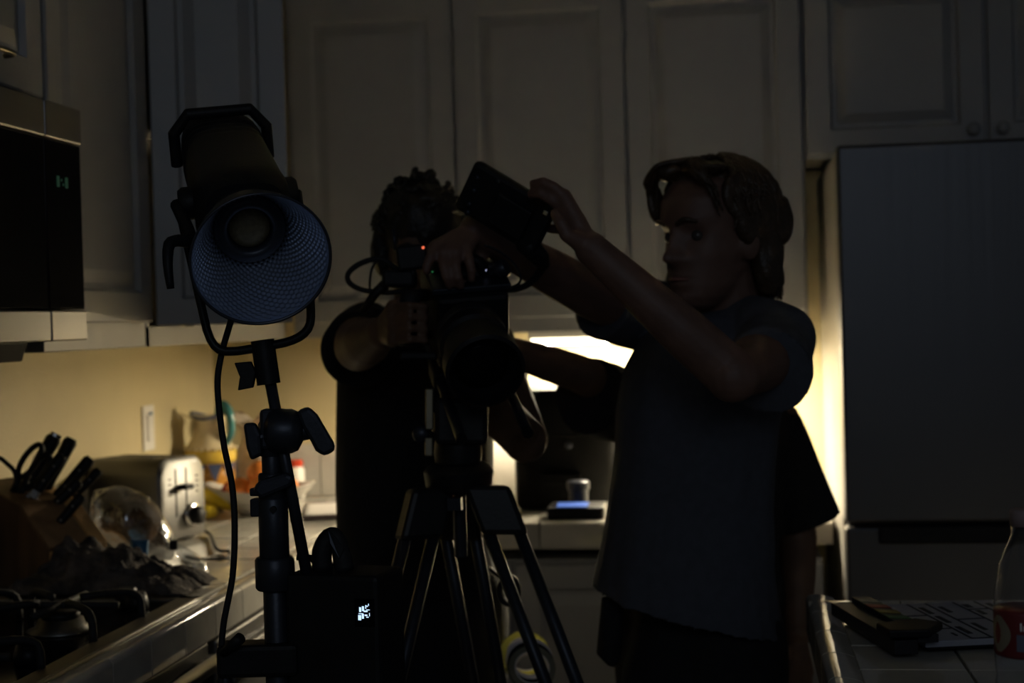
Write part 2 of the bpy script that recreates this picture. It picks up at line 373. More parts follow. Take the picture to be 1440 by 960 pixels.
# peninsula on the right
isl = empty('peninsula', (.75, 1.9, 0), 'tile-topped peninsula holding the film slate and water bottle', 'counter')
build(MB().box((.76, 1.77, .43), (1.2, 1.62, .82)), 'body', m_cab, isl, bevel=.003)
build(MB().box((.765, 1.775, .878), (1.24, 1.66, .05)), 'core', m_grout, isl)
xi, yi = .115, 2.622
tiles(isl, xi + .045, 1.37, 1.06, yi - .045)
em2 = em
y = 1.0
while y < yi - .05: shared('edge_tile', em2, isl, (xi, y + TS / 2, ZC), rotz=math.pi); y += TS
x = xi + TS / 2
while x < 1.35: shared('edge_tile', em2, isl, (x, yi, ZC), rotz=math.pi / 2); x += TS

# ------------------------------------------------------------------ refrigerator
fx0, fx1, fy = .24, 1.06, 3.455
fr = empty('refrigerator', (.65, 3.85, 0), 'stainless refrigerator with upper door and freezer drawer', 'refrigerator')
build(MB().box(((fx0 + fx1) / 2, (fy + .07 + 4.22) / 2, .885), (fx1 - fx0, 4.22 - fy - .07, 1.75)), 'body', m_fside, fr, bevel=.006)
build(MB().box(((fx0 + fx1) / 2, fy + .03, (1.77 + .93) / 2), (fx1 - fx0, .06, 1.77 - .93)), 'door', m_fsteel, fr, bevel=.008)
build(MB().box(((fx0 + fx1) / 2, fy + .035, .488), (fx1 - fx0, .06, .865)), 'freezer_drawer', m_fsteel, fr, bevel=.008)
h0, h1 = at(1233, 740, 3.43), at(1421, 765, 3.43)
build(MB().box(((h0.x + .99) / 2, fy - .002, .905), (.99 - h0.x, .02, .038)), 'pocket_handle', m_black, fr, bevel=.004)
build(MB().box(((fx0 + fx1) / 2, fy + .06, .925), (fx1 - fx0 - .02, .05, .02)), 'gasket', m_rubber, fr)

# ------------------------------------------------------------------ microwave
mw = empty('microwave', (-1.3, 2.115, 1.36), 'over-the-range stainless microwave with black glass front', 'microwave')
y0, y1, xm = 1.735, 2.495, -1.10; ys = 2.355
build(MB().box(((XL + .005 + xm - .035) / 2, (y0 + y1) / 2, 1.59), (xm - .035 - XL - .005, y1 - y0, .39)), 'body', m_blackm, mw, bevel=.003)
def mface(name, ya, yb, za, zb, m, th=.035, parent=mw, dx=0, bev=.003): return build(MB().box((xm - th / 2 + dx, (ya + yb) / 2, (za + zb) / 2), (th, yb - ya, zb - za)), name, m, parent, bevel=bev)
dm = mface('door', y0, ys - .0015, 1.442, 1.723, m_glassk)
mface('window', y0 + .06, ys - .075, 1.485, 1.675, m_win, .002, dm, .001, 0)
mface('top_trim', y0, ys - .0015, 1.724, 1.785, m_steel, parent=dm, dx=.003); mface('bottom_trim', y0, ys - .0015, 1.39, 1.441, m_steel, parent=dm, dx=.003)
cp = mface('control_panel', ys + .0015, y1, 1.442, 1.723, m_glassk)
mface('panel_top_trim', ys + .0015, y1, 1.724, 1.785, m_steel, parent=cp, dx=.003); mface('panel_bottom_trim', ys + .0015, y1, 1.39, 1.441, m_steel, parent=cp, dx=.003)
g = MB(); zc = on(0, xm, 87, 256)
for k, dy in enumerate((-.020, -.004, .004, .020)):
    g.box((xm + .0008, zc.y + dy * .8, zc.z + (0, .003, -.004, 0)[k]), (.001, .004 if k % 3 else .010, .018 if k % 3 == 0 else .004))
build(g, 'clock_display', m_ledg2, cp, label='dim green clock digits')
g = MB(); g.prism([(-1.455, 1.80, 1.39), (-1.16, 1.80, 1.39), (-1.19, 1.84, 1.357), (-1.42, 1.84, 1.357)], (0, .60, 0)); build(g, 'vent_grille', m_black, mw, bevel=.003)
g = MB(); g.box((-1.25, 2.14, 1.354), (.16, .20, .008)); build(g, 'grease_filter', m_blackm, mw)

# ------------------------------------------------------------------ cooktop, oven and dishwasher
ck = empty('cooktop', (-1.22, 2.18, ZC), 'black gas cooktop with steel rim set in the tiles', 'cooktop')
cx0, cx1, cy0, cy1 = -1.443, -.975, 1.75, 2.645
build(MB().box(((cx0 + cx1) / 2, (cy0 + cy1) / 2, .908), (cx1 - cx0 - .02, cy1 - cy0 - .02, .014)), 'plate', m_glassk, ck, bevel=.003)
g = MB()
for a, b in (((cx1 - .03, cy0), (cx1 + .012, cy1 + .004)), ((cx0, cy1 - .025), (cx1 + .012, cy1 + .004)), ((cx0, cy0), (cx0 + .03, cy1 + .004)), ((cx0, cy0), (cx1, cy0 + .03))):
    g.box(((a[0] + b[0]) / 2, (a[1] + b[1]) / 2, .912), (b[0] - a[0], b[1] - a[1], .016))
build(g, 'rim', m_steel, ck, bevel=.005)
for bx, by in ((-1.10, 2.36), (-1.32, 2.36), (-1.10, 1.98), (-1.32, 1.98)):
    g = MB(); g.lathe((bx, by, .915), up, [(.055, 0), (.055, .004), (.04, .010), (.036, .022), (.0, .022)], 24); bn = build(g, 'burner', m_steel, ck, smooth=True)
    g = MB(); g.lathe((bx, by, .937), up, [(.03, 0), (.032, .006), (.028, .011), (0, .012)], 24); build(g, 'burner_cap', m_black, bn, smooth=True)
for gy in (2.36, 1.98):
    g = MB()
    for bx in (-1.10, -1.32):
        for k in range(4):
            a = math.pi / 4 + k * math.pi / 2; d = V((math.cos(a), math.sin(a), 0)); c = V((bx, gy, 0))
            g.tube([c + d * .035 + up * .966, c + d * .10 + up * .966, c + d * .135 + up * .955, c + d * .14 + up * .917], .0065, 8, smooth=3)
    g.tube([(-1.10, gy - .1, .958), (-1.10, gy + .1, .958)], .006, 8); g.tube([(-1.32, gy - .1, .958), (-1.32, gy + .1, .958)], .006, 8); g.tube([(-1.42, gy, .958), (-1.0, gy, .958)], .006, 8)
    build(g, 'pan_grate', m_rubber, ck, smooth=True)
for k, ky in enumerate((2.555, 2.14)):
    g = MB(); g.lathe((-1.05, ky, .914), up, [(.022, 0), (.022, .012), (.017, .03), (0, .031)], 20); build(g, 'knob', m_blackm, ck, smooth=True)

ov = empty('oven', (-1.2, 2.16, 0), 'built-in stainless oven with tubular handle under the cooktop', 'oven')
build(MB().box((-1.21, 2.16, .42), (.52, .86, .82)), 'body', m_blackm, ov, bevel=.003)
build(MB().box((-.943, 2.16, .835), (.022, .86, .028)), 'control_strip', m_steel, ov, bevel=.004)
d = build(MB().box((-.945, 2.16, .46), (.03, .84, .70)), 'door', m_glassk, ov, bevel=.004)
g = MB(); g.tube([(-.888, 1.75, .832), (-.888, 2.545, .832)], .0135, 16); g.tube([(-.888, 2.52, .832), (-.94, 2.52, .815)], .009, 10); g.tube([(-.888, 1.80, .832), (-.94, 1.80, .815)], .009, 10); build(g, 'handle', m_steel, d, smooth=True)
dw = empty('dishwasher', (-1.2, 2.91, 0), 'stainless dishwasher with bar handle next to the oven', 'dishwasher')
build(MB().box((-1.21, 2.915, .42), (.53, .60, .82)), 'body', m_blackm, dw, bevel=.003)
build(MB().box((-.936, 2.915, .832), (.02, .60, .026)), 'control_strip', m_steel, dw, bevel=.004)
d = build(MB().box((-.939, 2.915, .45), (.022, .60, .70)), 'door', m_steel, dw, bevel=.004)
g = MB(); g.box((-.905, 2.915, .775), (.016, .57, .022)); g.box((-.92, 2.66, .775), (.03, .02, .018)); g.box((-.92, 3.17, .775), (.03, .02, .018)); build(g, 'handle', m_steel, d, bevel=.005)

# ------------------------------------------------------------------ wall switch
sw = empty('wall_switch', (XL + .004, 3.735, 1.097), 'white rocker switch plate on the tan wall', 'switch')
build(MB().box((XL + .003, 3.735, 1.153), (.006, .072, .116)), 'plate', m_white, sw, bevel=.002)
build(MB().box((XL + .008, 3.735, 1.153), (.006, .034, .068)), 'rocker', m_white, sw, bevel=.002)
build(MB().box((XL + .0115, 3.735, 1.190), (.001, .016, .008)), 'indicator', m_bluetag, sw)

# ------------------------------------------------------------------ things on the left worktop
def frame(c, ang, tilt=0):
    return V(c), rz(ang)
# toaster
tc, TR_ = V((-1.378, 3.395, ZC + .005)), rz(math.radians(-17))
to = empty('toaster', tc, 'stainless two-slice toaster with black dial on the worktop', 'toaster')
def TL(x, y, z): return tc + TR_ @ V((x, y, z))
def rrect(cx, w, h, r, z0, n=5):
    pts = []
    for (sx, sz, a0) in ((1, 1, 0), (-1, 1, 90), (-1, -1, 180), (1, -1, 270)):
        rr_ = r if sz > 0 else .012
        for k in range(n + 1):
            a = math.radians(a0 + 90 * k / n); pts.append((sx * (w / 2 - rr_) + rr_ * math.cos(a), z0 + (h - rr_ if sz > 0 else rr_) + rr_ * math.sin(a)))
    return pts
g = MB(); rs = []
for x, k in ((-.102, .93), (-.094, 1), (.108, 1), (.118, .97)): rs.append([TL(x, y * k, .012 + (z - .012) * k) for y, z in rrect(0, .165, .180, .038, .012)])
g.loft(rs); tb = build(g, 'body', m_blackm, to, smooth=True, auto=35)
g = MB(); rs = []
for x, k in ((-.078, 1.012), (.10, 1.012)): rs.append([TL(x, y * k, .012 + (z - .012) * k) for y, z in rrect(0, .165, .180, .038, .012)])
g.loft(rs); build(g, 'shell', m_toast, to, smooth=True, auto=35)
g = MB(); rs = []
for x, k in ((.100, 1.03), (.118, 1.03), (.126, .96)): rs.append([TL(x, y * k, .010 + (z - .010) * k) for y, z in rrect(0, .165, .180, .036, .010)])
g.loft(rs); fp = build(g, 'end_plate', m_toast, to, smooth=True, auto=35)
for y in (-.019, .019): build(MB().box(TL(.1265, y - .008, .115), (.002, .0025, .11), TR_), 'lever_slot', m_black, fp)
build(MB().box(TL(.140, -.008, .128), (.026, .034, .012), TR_), 'lever', m_black, to, bevel=.004)
g = MB(); g.lathe(TL(.127, .030, .058), TR_ @ V((1, 0, 0)), [(.029, 0), (.029, .003), (.026, .006), (0, .006)], 24); dl = build(g, 'dial_ring', m_chrome, to, smooth=True)
g = MB(); g.lathe(TL(.132, .030, .058), TR_ @ V((1, 0, 0)), [(.021, 0), (.021, .012), (.018, .022), (0, .023)], 24); build(g, 'dial', m_black, dl, smooth=True)
for y in (-.048, .052):
    for k in range(4): build(MB().box(TL(.1268, y, .112 + k * .012), (.0015, .009, .003), TR_), 'scale_mark', m_black, fp)
for y in (-.03, .03): build(MB().box(TL(.005, y, .193), (.14, .026, .004), TR_), 'bread_slot', m_black, to)
for x in (-.08, .09):
    for y in (-.06, .06): build(MB().box(TL(x, y, .006), (.02, .02, .012), TR_), 'foot', m_rubber, to)
g = MB(); c0 = TL(.10, .07, .02); z = ZC + .010
g.tube([c0, (c0.x + .03, c0.y + .02, z), on(2, z, 305, 772), on(2, z, 322, 775), on(2, z, 318, 784), on(2, z, 280, 786), on(2, z, 262, 782)], .0035, 8, smooth=6)
build(g, 'cord', m_rubber, to, smooth=True)

# pitchers
def pitcher_y():
    c = V((-1.402, 3.955, ZC + .005)); r = empty('pitcher', c, 'yellow and blue painted ceramic pitcher with teal handle behind the toaster', 'pitcher')
    A = lambda pr: [(q, h) for q, h in pr]
    g = MB(); g.lathe(c, up, A([(.045, 0), (.054, .03), (.064, .08), (.068, .128)]), 28); build(g, 'lower_body', m_orng, r, smooth=True)
    g = MB(); n = 28; g.lathe(c, up, [(.0685, .128), (.071, .138), (.070, .158), (.067, .164)], n); bnd = build(g, 'yellow_band', m_yel, r, smooth=True)
    g = MB(); g.lathe(c, up, [(.0672, .163), (.062, .172), (.047, .195), (.042, .21), (.043, .235), (.049, .255), (.044, .252), (.038, .235), (.037, .21), (.04, .195), (.05, .18)], n); nk = build(g, 'neck', m_ceram, r, smooth=True)
    sp = c + V((-.035, -.02, .225)); g = MB(); g.loft([[c + V((-.02, -.045, .21)), c + V((-.045, .01, .21)), c + V((-.03, .0, .23))], [c + V((-.03, -.05, .250)), c + V((-.052, .012, .250)), c + V((-.08, -.03, .268))]])
    build(g, 'spout', m_ceram, nk)
    g = MB(); k = 24
    for j in range(k):
        a = 2 * math.pi * j / k; g.ball(c + V((.0695 * math.cos(a), .0695 * math.sin(a), .165)), .0045, nu=6, nv=4)
    build(g, 'beaded_edge', m_ceram, bnd, smooth=True)
    for j in range(10):
        a = 2 * math.pi * j / 10 + .2; t = V((-math.sin(a), math.cos(a), 0)); d = V((math.cos(a), math.sin(a), 0)); g = MB()
        g.prism([c + d * .0672 + t * .020 + up * .127, c + d * .0672 - t * .020 + up * .127, c + d * .0655 + up * .078], d * .0025); build(g, 'blue_triangle', m_blue, r)
    hd = V((.93, -.36, 0)); g = MB(); g.tube([c + hd * .05 + up * .17, c + hd * .075 + up * .21, c + hd * .07 + up * .262, c + hd * .05 + up * .283, c + hd * .035 + up * .268, c + hd * .03 + up * .24], [.008, .010, .012, .012, .011, .008], 10, smooth=5)
    build(g, 'handle', m_teal, r, smooth=True)
    g = MB(); rim = []
    for j in range(25):
        a = 2 * math.pi * j / 24; d = V((math.cos(a), math.sin(a), 0)); rim.append(c + d * .049 + up * (.255 + .008 * math.cos(a * 2)))
    g.tube(rim, .004, 8, cap=False); build(g, 'blue_rim', m_blue, nk, smooth=True)
pitcher_y()
c = V((-1.315, 4.12, ZC + .005)); r = empty('jug', c, 'speckled white jug with a ruffled mouth behind the white bowl', 'jug')
g = MB(); rings = []
for h, q, ru in ((0, .045, 0), (.03, .062, 0), (.09, .074, 0), (.14, .066, 0), (.175, .052, .0), (.20, .054, .006), (.228, .07, .016), (.235, .082, .02), (.229, .072, .017), (.20, .048, .005), (.17, .045, 0)):
    rings.append([c + V(((q + ru * math.sin(5 * t)) * math.cos(t), (q + ru * math.sin(5 * t)) * math.sin(t), h + ru * .9 * math.sin(5 * t + 1))) for t in [2 * math.pi * j / 40 for j in range(40)]])
g.loft(rings); build(g, 'body', m_jug, r, smooth=True)
g = MB(); d = V((.75, -.66, 0)); g.tube([c + d * .06 + up * .19, c + d * .105 + up * .18, c + d * .115 + up * .13, c + d * .07 + up * .09], [.007, .008, .008, .007], 10, smooth=5); build(g, 'handle', m_jug, r, smooth=True)

# bowl of fruit
bc = V((-1.235, 3.86, ZC + .005)); r = empty('bowl', bc, 'oval white china bowl holding oranges', 'bowl')
def oval(q, h, n=40): return [bc + V((q * 1.0 * math.cos(2 * math.pi * j / n), q * .72 * math.sin(2 * math.pi * j / n), h * .74 + .016 * (q / .15) ** 2 * math.cos(2 * math.pi * j / n) ** 2)) for j in range(n)]
g = MB(); g.loft([oval(.055, 0), oval(.06, .006), oval(.10, .035), oval(.135, .068), oval(.148, .088), oval(.152, .09), oval(.146, .086), oval(.128, .066), oval(.09, .034), oval(.02, .015)]); build(g, 'shell', m_bowl, r, smooth=True)
g = MB(); g.loft([oval(.05, -.004), oval(.056, .002)]); build(g, 'foot_ring', m_bowl, r)
fl = [(-.052, -.01, .062, .036, m_fruit), (.012, -.022, .064, .038, m_fruit), (.07, .004, .064, .034, m_fruit), (-.015, .04, .064, .036, m_fruit), (.05, .045, .072, .03, m_red), (-.085, .02, .060, .026, m_red), (.0, .0, .106, .034, m_fruit)]
for k, (x, y, z, q, m) in enumerate(fl):
    e = empty('orange' if m is m_fruit else 'tomato', bc + V((x, y, z - q)), ('topmost orange crowning the heap in the oval white bowl' if z > .1 else 'ripe orange in the lower layer of the oval white bowl') if m is m_fruit else ('small red tomato in the end of the bowl beside the pitcher' if x < 0 else 'red tomato between the oranges and the ruffled jug'), 'fruit', 'oranges in the white bowl' if m is m_fruit else 'tomatoes in the white bowl')
    g = MB(); g.ball(bc + V((x, y, z)), (q, q, q * .93), nu=18, nv=12); build(g, 'flesh', m, e, smooth=True)
    g = MB(); g.lathe(bc + V((x, y, z + q * .90)), up, [(.005, 0), (.004, .004), (0, .005)], 8); build(g, 'stem', m_bant, e)
jp = V((-1.235, 4.19, ZC + .005)); r = empty('jar', jp, 'slim white jar with red lid by the back wall', 'jar')
g = MB(); g.lathe(jp, up, [(.024, 0), (.026, .005), (.026, .08), (.02, .09), (0, .09)], 20); build(g, 'body', m_white, r, smooth=True, auto=40)
g = MB(); g.lathe(jp + up * .09, up, [(.022, 0), (.022, .016), (.018, .02), (0, .02)], 20); build(g, 'lid', m_red, r, smooth=True, auto=40)

# bananas in front of the bowl
def banana(p0, p1, p2, nm_lbl):
    r = empty('banana', p0, nm_lbl, 'fruit'); r0 = .0185
    pts, rs = cr([V(p0), V(p1), V(p2)], [1, 1, 1], 8); n = len(pts)
    g = MB(); g.tube(pts, [r0 * (.35 + .65 * math.sin(math.pi * min(1, max(0, (i + .8) / (n + .6)))) ** .5) for i in range(n)], 7); build(g, 'fruit_body', m_ban, r, smooth=True)
    d = (pts[-1] - pts[-2]).normalized(); g = MB(); g.tube([pts[-1] - d * .004, pts[-1] + d * .02], [.007, .005], 7); build(g, 'stem', m_bant, r)
    d = (pts[0] - pts[1]).normalized(); g = MB(); g.tube([pts[0] - d * .003, pts[0] + d * .006], [.007, .004], 7); build(g, 'tip', m_bant, r)
zb = ZC + .026
q = [on(2, zb + .045, 283, 690), on(2, zb + .022, 305, 703), on(2, zb, 334, 712)]
banana(q[0], q[1], q[2], 'upper yellow banana resting against the white bowl')
q = [on(2, zb, 275, 712), on(2, zb, 288, 719), on(2, zb, 303, 718)]
banana(q[0], q[1], q[2], 'lower yellow banana lying on the tiles behind the toaster')

# magazine and sheet
mc = V((-1.01, 3.86, ZC + .0055)); R_ = rz(math.radians(14))
r = empty('magazine', mc, 'closed white magazine lying on the worktop beside the bowl', 'magazine')
build(MB().box(mc + up * .007, (.21, .28, .011), R_), 'pages', m_pages, r); g = MB()
g.grid(lambda a, b: mc + R_ @ V(((a - .5) * .214, (b - .5) * .284, .0135 + .006 * (a ** 3) + .003 * math.sin(b * 4))), 10, 10); cv = build(g, 'cover', m_paper, r, smooth=True)
md = cv.modifiers.new('t', 'SOLIDIFY'); md.thickness = .001

# knife block and knives
kb0 = V((-1.345, 2.80, ZC + .005)); KR = rz(math.radians(-28))
kb = empty('knife_block', kb0, 'slanted wooden knife block full of black-handled knives', 'knife block')
def KL(x, y, z): return kb0 + KR @ V((x, y, z))
pf = [(-.10, 0), (.105, 0), (.118, .085), (.030, .165), (-.10, .205)]
g = MB(); g.prism([KL(x, -.065, z) for x, z in pf], KR @ V((0, .10, 0))); build(g, 'block', m_wood2, kb, bevel=.004)
g = MB(); g.prism([KL(x * .97 + .006, .0352, z * .97) for x, z in pf], KR @ V((0, .035, 0))); build(g, 'back_plate', m_wood, kb, bevel=.004)
g = MB(); g.prism([KL(.106, -.065, .0), KL(.142, -.065, .0), KL(.135, -.065, .07), KL(.118, -.065, .082)], KR @ V((0, .10, 0))); build(g, 'steak_knife_step', m_wood, kb, bevel=.003)
KN = [((30, 694), (78, 612), 2.78, .0125, 'large cook\'s knife with steel butt cap at the top of the block'),
      ((60, 694), (101, 616), 2.82, .0115, 'long black-handled carving knife beside the large cook\'s knife'),
      ((52, 690), (88, 640), 2.75, .0100, 'black-handled knife with a steel bolster in the middle of the block'),
      ((78, 700), (128, 644), 2.80, .0100, 'thick straight black knife handle low in the knife block'),
      ((96, 706), (140, 660), 2.83, .0085, 'thin black knife handle nearest the toaster in the block'),
      ((70, 716), (112, 676), 2.76, .0095, 'short black-handled utility knife in the lower row of the block'),
      ((74, 746), (116, 696), 2.72, .0085, 'small paring knife low on the block with pale rivets')]
for (a, b, D, q, lb) in KN:
    D += .20; q *= 1.12
    p0, p1 = at(*a, D), at(*b, D + .02); d = (p1 - p0); u = d.normalized()
    r = empty('knife', p0, lb, 'knife', 'knives in the wooden block')
    s1 = u.cross(FW).normalized(); s2 = u.cross(s1); g = MB(); rings = []
    for t, k in ((0, .85), (.08, 1), (.3, .9), (.55, 1.05), (.8, 1.1), (.93, 1.15), (1, .8)):
        rings.append([p0 + d * t + s1 * q * k * math.cos(w) + s2 * q * .72 * k * math.sin(w) for w in [2 * math.pi * j / 12 for j in range(12)]])
    g.loft(rings); build(g, 'handle', m_black, r, smooth=True, auto=50)
    g = MB(); g.box(p0 - u * .008, (q * 1.5, q * 1.2, .018), rotm(s1, s2, u)); build(g, 'bolster', m_steel, r, bevel=.002)
    g = MB(); g.box(p0 - u * .03, (q * 1.9, .0022, .04), rotm(s1, s2, u)); build(g, 'blade', m_chrome, r)
    if 'butt' in lb: g = MB(); g.lathe(p1 - u * .002, u, [(q * .9, 0), (q * .85, .006), (0, .007)], 14); build(g, 'butt_cap', m_chrome, r)
    for t in (.3, .7): g = MB(); g.lathe(p0 + d * t - FW * q * .7, -FW, [(.0028, -.002), (.0028, .0012), (0, .0014)], 8); build(g, 'rivet', m_steel, r)
# kitchen scissors in the block
p0, p1 = at(18, 698, 2.96), at(62, 634, 2.97); u = (p1 - p0).normalized(); s1 = u.cross(FW).normalized()
r = empty('scissors', p0, 'black-handled kitchen scissors with looped grip in the knife block', 'scissors')
for sg, L in ((1, 0), (-1, .008)):
    c = p1 - u * (.03 + L) + s1 * sg * .012; lp = [c + u * .036 * math.cos(t) + s1 * .013 * math.sin(t) for t in [2 * math.pi * j / 20 for j in range(21)]]
    g = MB(); g.tube(lp, .0058, 8, cap=False); g.tube([c - u * .034, p0 + s1 * sg * .004], .0065, 8); build(g, 'grip', m_black, r, smooth=True)
    g = MB(); g.box(p0 - u * .02 + s1 * sg * .003, (.010, .003, .05), rotm(s1, u.cross(s1), u)); build(g, 'blade', m_steel, r)
g = MB(); z = ZC; g.tube([at(-22, 715, 2.96), at(-20, 662, 2.96), at(-4, 644, 2.96), at(10, 652, 2.96), at(22, 668, 2.96), at(26, 712, 2.97)], .0045, 8, smooth=6)
build(g, 'thermometer_cord', m_rubber, None, 'thin black cord looping beside the scissors', 'cord', smooth=True)

# bread in a clear bag
bp = on(2, ZC + .005, 190, 788) + V((0, .03, 0)); bp.z = ZC + .005
r = empty('bread_bag', bp, 'half-eaten loaf in a clear plastic bag in front of the toaster', 'bread')
g = MB(); cbd = at(184, 735, 3.04); cbd.z = max(cbd.z, ZC + .07)
g.ball(cbd + V((.0, .02, -.002)), (.05, .055, .05), nu=24, nv=16)
ld = build(g, 'loaf', m_bread, r, smooth=True)
g = MB()
def bagf(i, nu, nv):
    pass
rings = []
ax = (RT * .95 - UP * .3).normalized(); b1_ = UP; b2_ = FW
for k in range(22):
    t = k / 21; q = .066 * (math.sin(math.pi * min(1, t * .80 + .13)) ** .6); row = []
    for j in range(40):
        a = 2 * math.pi * j / 40; p = cbd + ax * (-.074 + t * .16) + up * (.004 if t < .7 else -.02 * (t - .7) / .3)
        w = q * (1 + .12 * noise.noise(V((t * 5, math.cos(a) * 2, math.sin(a) * 2))) + .07 * abs(noise.noise(V((t * 11, math.cos(a) * 5, math.sin(a) * 5)))))
        s_ = p + b1_ * w * math.cos(a) * .95 + b2_ * w * math.sin(a)
        s_.z = max(s_.z, ZC + .008); row.append(s_)
    rings.append(row)
g.loft(rings); bg_ = build(g, 'bag', m_bag, r, smooth=True); md = bg_.modifiers.new('t', 'SOLIDIFY'); md.thickness = .0007
tp = at(205, 770, 3.0); tp.z = max(tp.z, ZC + .03)
g = MB(); g.grid(lambda a, b: tp + RT * (a - .5) * .036 + UP * (b - .5) * .045 + FW * (-.055 + .006 * math.sin(a * 5 + b * 3)), 6, 6); tg = build(g, 'blue_print', m_bluetag, r, smooth=True); md = tg.modifiers.new('t', 'SOLIDIFY'); md.thickness = .0008
g = MB(); ct = cbd + ax * .088 + up * -.022; g.tube([ct - ax * .01, ct, ct + ax * .012, ct + ax * .045 - up * .03, ct + ax * .05 - up * .06], [.014, .007, .010, .024, .026], 18, smooth=3); tl = build(g, 'gathered_neck', m_bag, r, smooth=True)
g = MB(); g.box(ct + UP * .006 - FW * .012, (.022, .004, .020), rotm(RT, FW, UP)); build(g, 'closure_clip', m_black, r, bevel=.001)

# crumpled towel
tw = V((-1.165, 2.715, ZC + .013)); r = None
g = MB()
def towel(a, b):
    x, y = (a - .5), (b - .5)
    e = max(0, 1 - (abs(x) * 2) ** 4) * max(0, 1 - (abs(y) * 2) ** 3)
    w = x * .25; d = y * .17
    h = e * 1.3 * (.030 + .030 * (noise.noise(V((x * 4 + 3, y * 4, .3))) + .5) + .022 * abs(noise.noise(V((x * 9, y * 9, 1)))) + .012 * noise.noise(V((x * 22, y * 16, 2))))
    if x > .15: h *= .75
    jx = .02 * noise.noise(V((x * 6, y * 6, 5))); jy = .02 * noise.noise(V((x * 6, y * 6, 9)))
    return tw + RT * (w + jx) + V((.10 * x, d + jy, 0)) + up * (h + .003)
g.grid(towel, 70, 60); t_ = build(g, 'dish_towel', m_towel, None, 'crumpled dark patterned dish towel heaped at the cooktop edge', 'towel', smooth=True, org=tw)
md = t_.modifiers.new('t', 'SOLIDIFY'); md.thickness = .003
g = MB(); cpp = on(2, ZC + .012, 155, 850); cpp = V((-1.085, 2.60, ZC + .012)); g.lathe(cpp, up, [(.020, 0), (.020, .006), (.017, .02), (.015, .022), (0, .022)], 20)
build(g, 'bottle_cap', m_blackm, None, 'small dark grey cap standing by the crumpled towel', 'cap', smooth=True, auto=40)

# ------------------------------------------------------------------ things on the back worktop
fc = V((-.43, 3.98, ZC + .006)); r = empty('air_fryer', fc, 'tall black air fryer standing under the strip lamp', 'appliance')
g = MB(); rings = []
def sq(w, dpt, z, n=32): return [fc + V((math.copysign(abs(math.cos(t)) ** .45, math.cos(t)) * w, math.copysign(abs(math.sin(t)) ** .45, math.sin(t)) * dpt, z)) for t in [2 * math.pi * (j + .5) / n for j in range(n)]]
g.loft([sq(.130, .112, .0), sq(.137, .118, .012), sq(.137, .118, .19)]); build(g, 'body', m_matte, r, smooth=True, auto=50)
g = MB(); g.loft([sq(.137, .118, .193), sq(.137, .118, .285), sq(.128, .110, .306), sq(.10, .08, .310)]); build(g, 'lid', m_matte, r, smooth=True, auto=50)
g = MB(); g.box(fc + V((-.01, -.125, .08)), (.10, .022, .03)); build(g, 'handle', m_matte, r, bevel=.006)
g = MB(); g.lathe(fc + V((.012, -.118, .165)), (0, -1, 0), [(.010, 0), (.010, .006), (.008, .010), (0, .010)], 16); build(g, 'button', m_anod, r, smooth=True)
g = MB(); g.box(fc + V((.02, .02, .320)), (.075, .06, .024)); build(g, 'lid_knob', m_matte, r, bevel=.006)
sc = V((-.385, 3.72, ZC + .006)); r = empty('kitchen_scale', sc, 'small black device with a glowing blue screen on the worktop edge', 'scale')
g = MB(); g.box(sc + V((0, 0, .016)), (.14, .12, .030)); build(g, 'base', m_black, r, bevel=.005)
g = MB(); g.prism([sc + V((-.045, -.057, .0315)), sc + V((.03, -.057, .0315)), sc + V((.03, -.015, .0365)), sc + V((-.045, -.015, .0365))], (0, 0, .002)); build(g, 'screen', m_lcdb, r, label='glowing blue screen')
g = MB(); g.lathe(sc + V((.0, .03, .031)), up, [(.024, 0), (.024, .03), (.028, .034), (.028, .052), (.024, .055), (0, .055)], 20); build(g, 'cup', m_anod, r, smooth=True, auto=40)

# ------------------------------------------------------------------ studio lamp on its stand
def crot(a): return rotm(RT, FW, UP)
LA = (at(367, 365, 1.77) - at(312, 215, 2.10)).normalized()
LX = (RT - LA * RT.dot(LA)).normalized(); LX = (LX * math.cos(.0) ).normalized(); LY = LA.cross(LX).normalized()
if LY.dot(UP) < 0: LY = -LY
mouth = at(367, 365, 1.77)
sl = empty('studio_light', at(372, 480, 1.88), 'black LED studio lamp with a dimpled silver reflector', 'lamp')
g = MB(); NR, NS = 60, 240; rings = []
for i in range(NR + 1):
    t = i / NR; q = .0395 + (.0795 - .0395) * t ** .8; h = -.105 + .105 * t; row = []
    for j in range(NS):
        a = 2 * math.pi * j / NS; dq = .0011 * math.cos(2 * math.pi * i / 4.6) * math.cos(a * 40 + (math.pi if int(i / 4.6) % 2 else 0) * 0) if 4 < i < NR - 2 else 0
        row.append(mouth + LA * h + (LX * math.cos(a) + LY * math.sin(a)) * (q + dq))
    rings.append(row)
g.loft(rings, False); rf = build(g, 'reflector', m_refl, sl, smooth=True, fixn=False, label='dimpled silver reflector')
g = MB(); g.lathe(mouth, LA, [(.0415, -.108), (.062, -.068), (.0745, -.03), (.082, -.002), (.083, .002), (.0805, .0025), (.0795, -.001), (.0730, -.03), (.0605, -.068), (.040, -.106)], 72, closed=True); build(g, 'reflector_shell', m_reflo, rf, smooth=True)
g = MB(); g.lathe(mouth, LA, [(.046, -.128), (.046, -.100), (.041, -.092), (.030, -.090), (.026, -.097), (.026, -.12)], 40); build(g, 'bayonet_ring', m_anod, sl, smooth=True)
g = MB(); g.lathe(mouth, LA, [(.0265, -.112), (.0245, -.099), (.015, -.093), (0, -.091)], 32); build(g, 'light_chip', m_cob, sl, smooth=True)
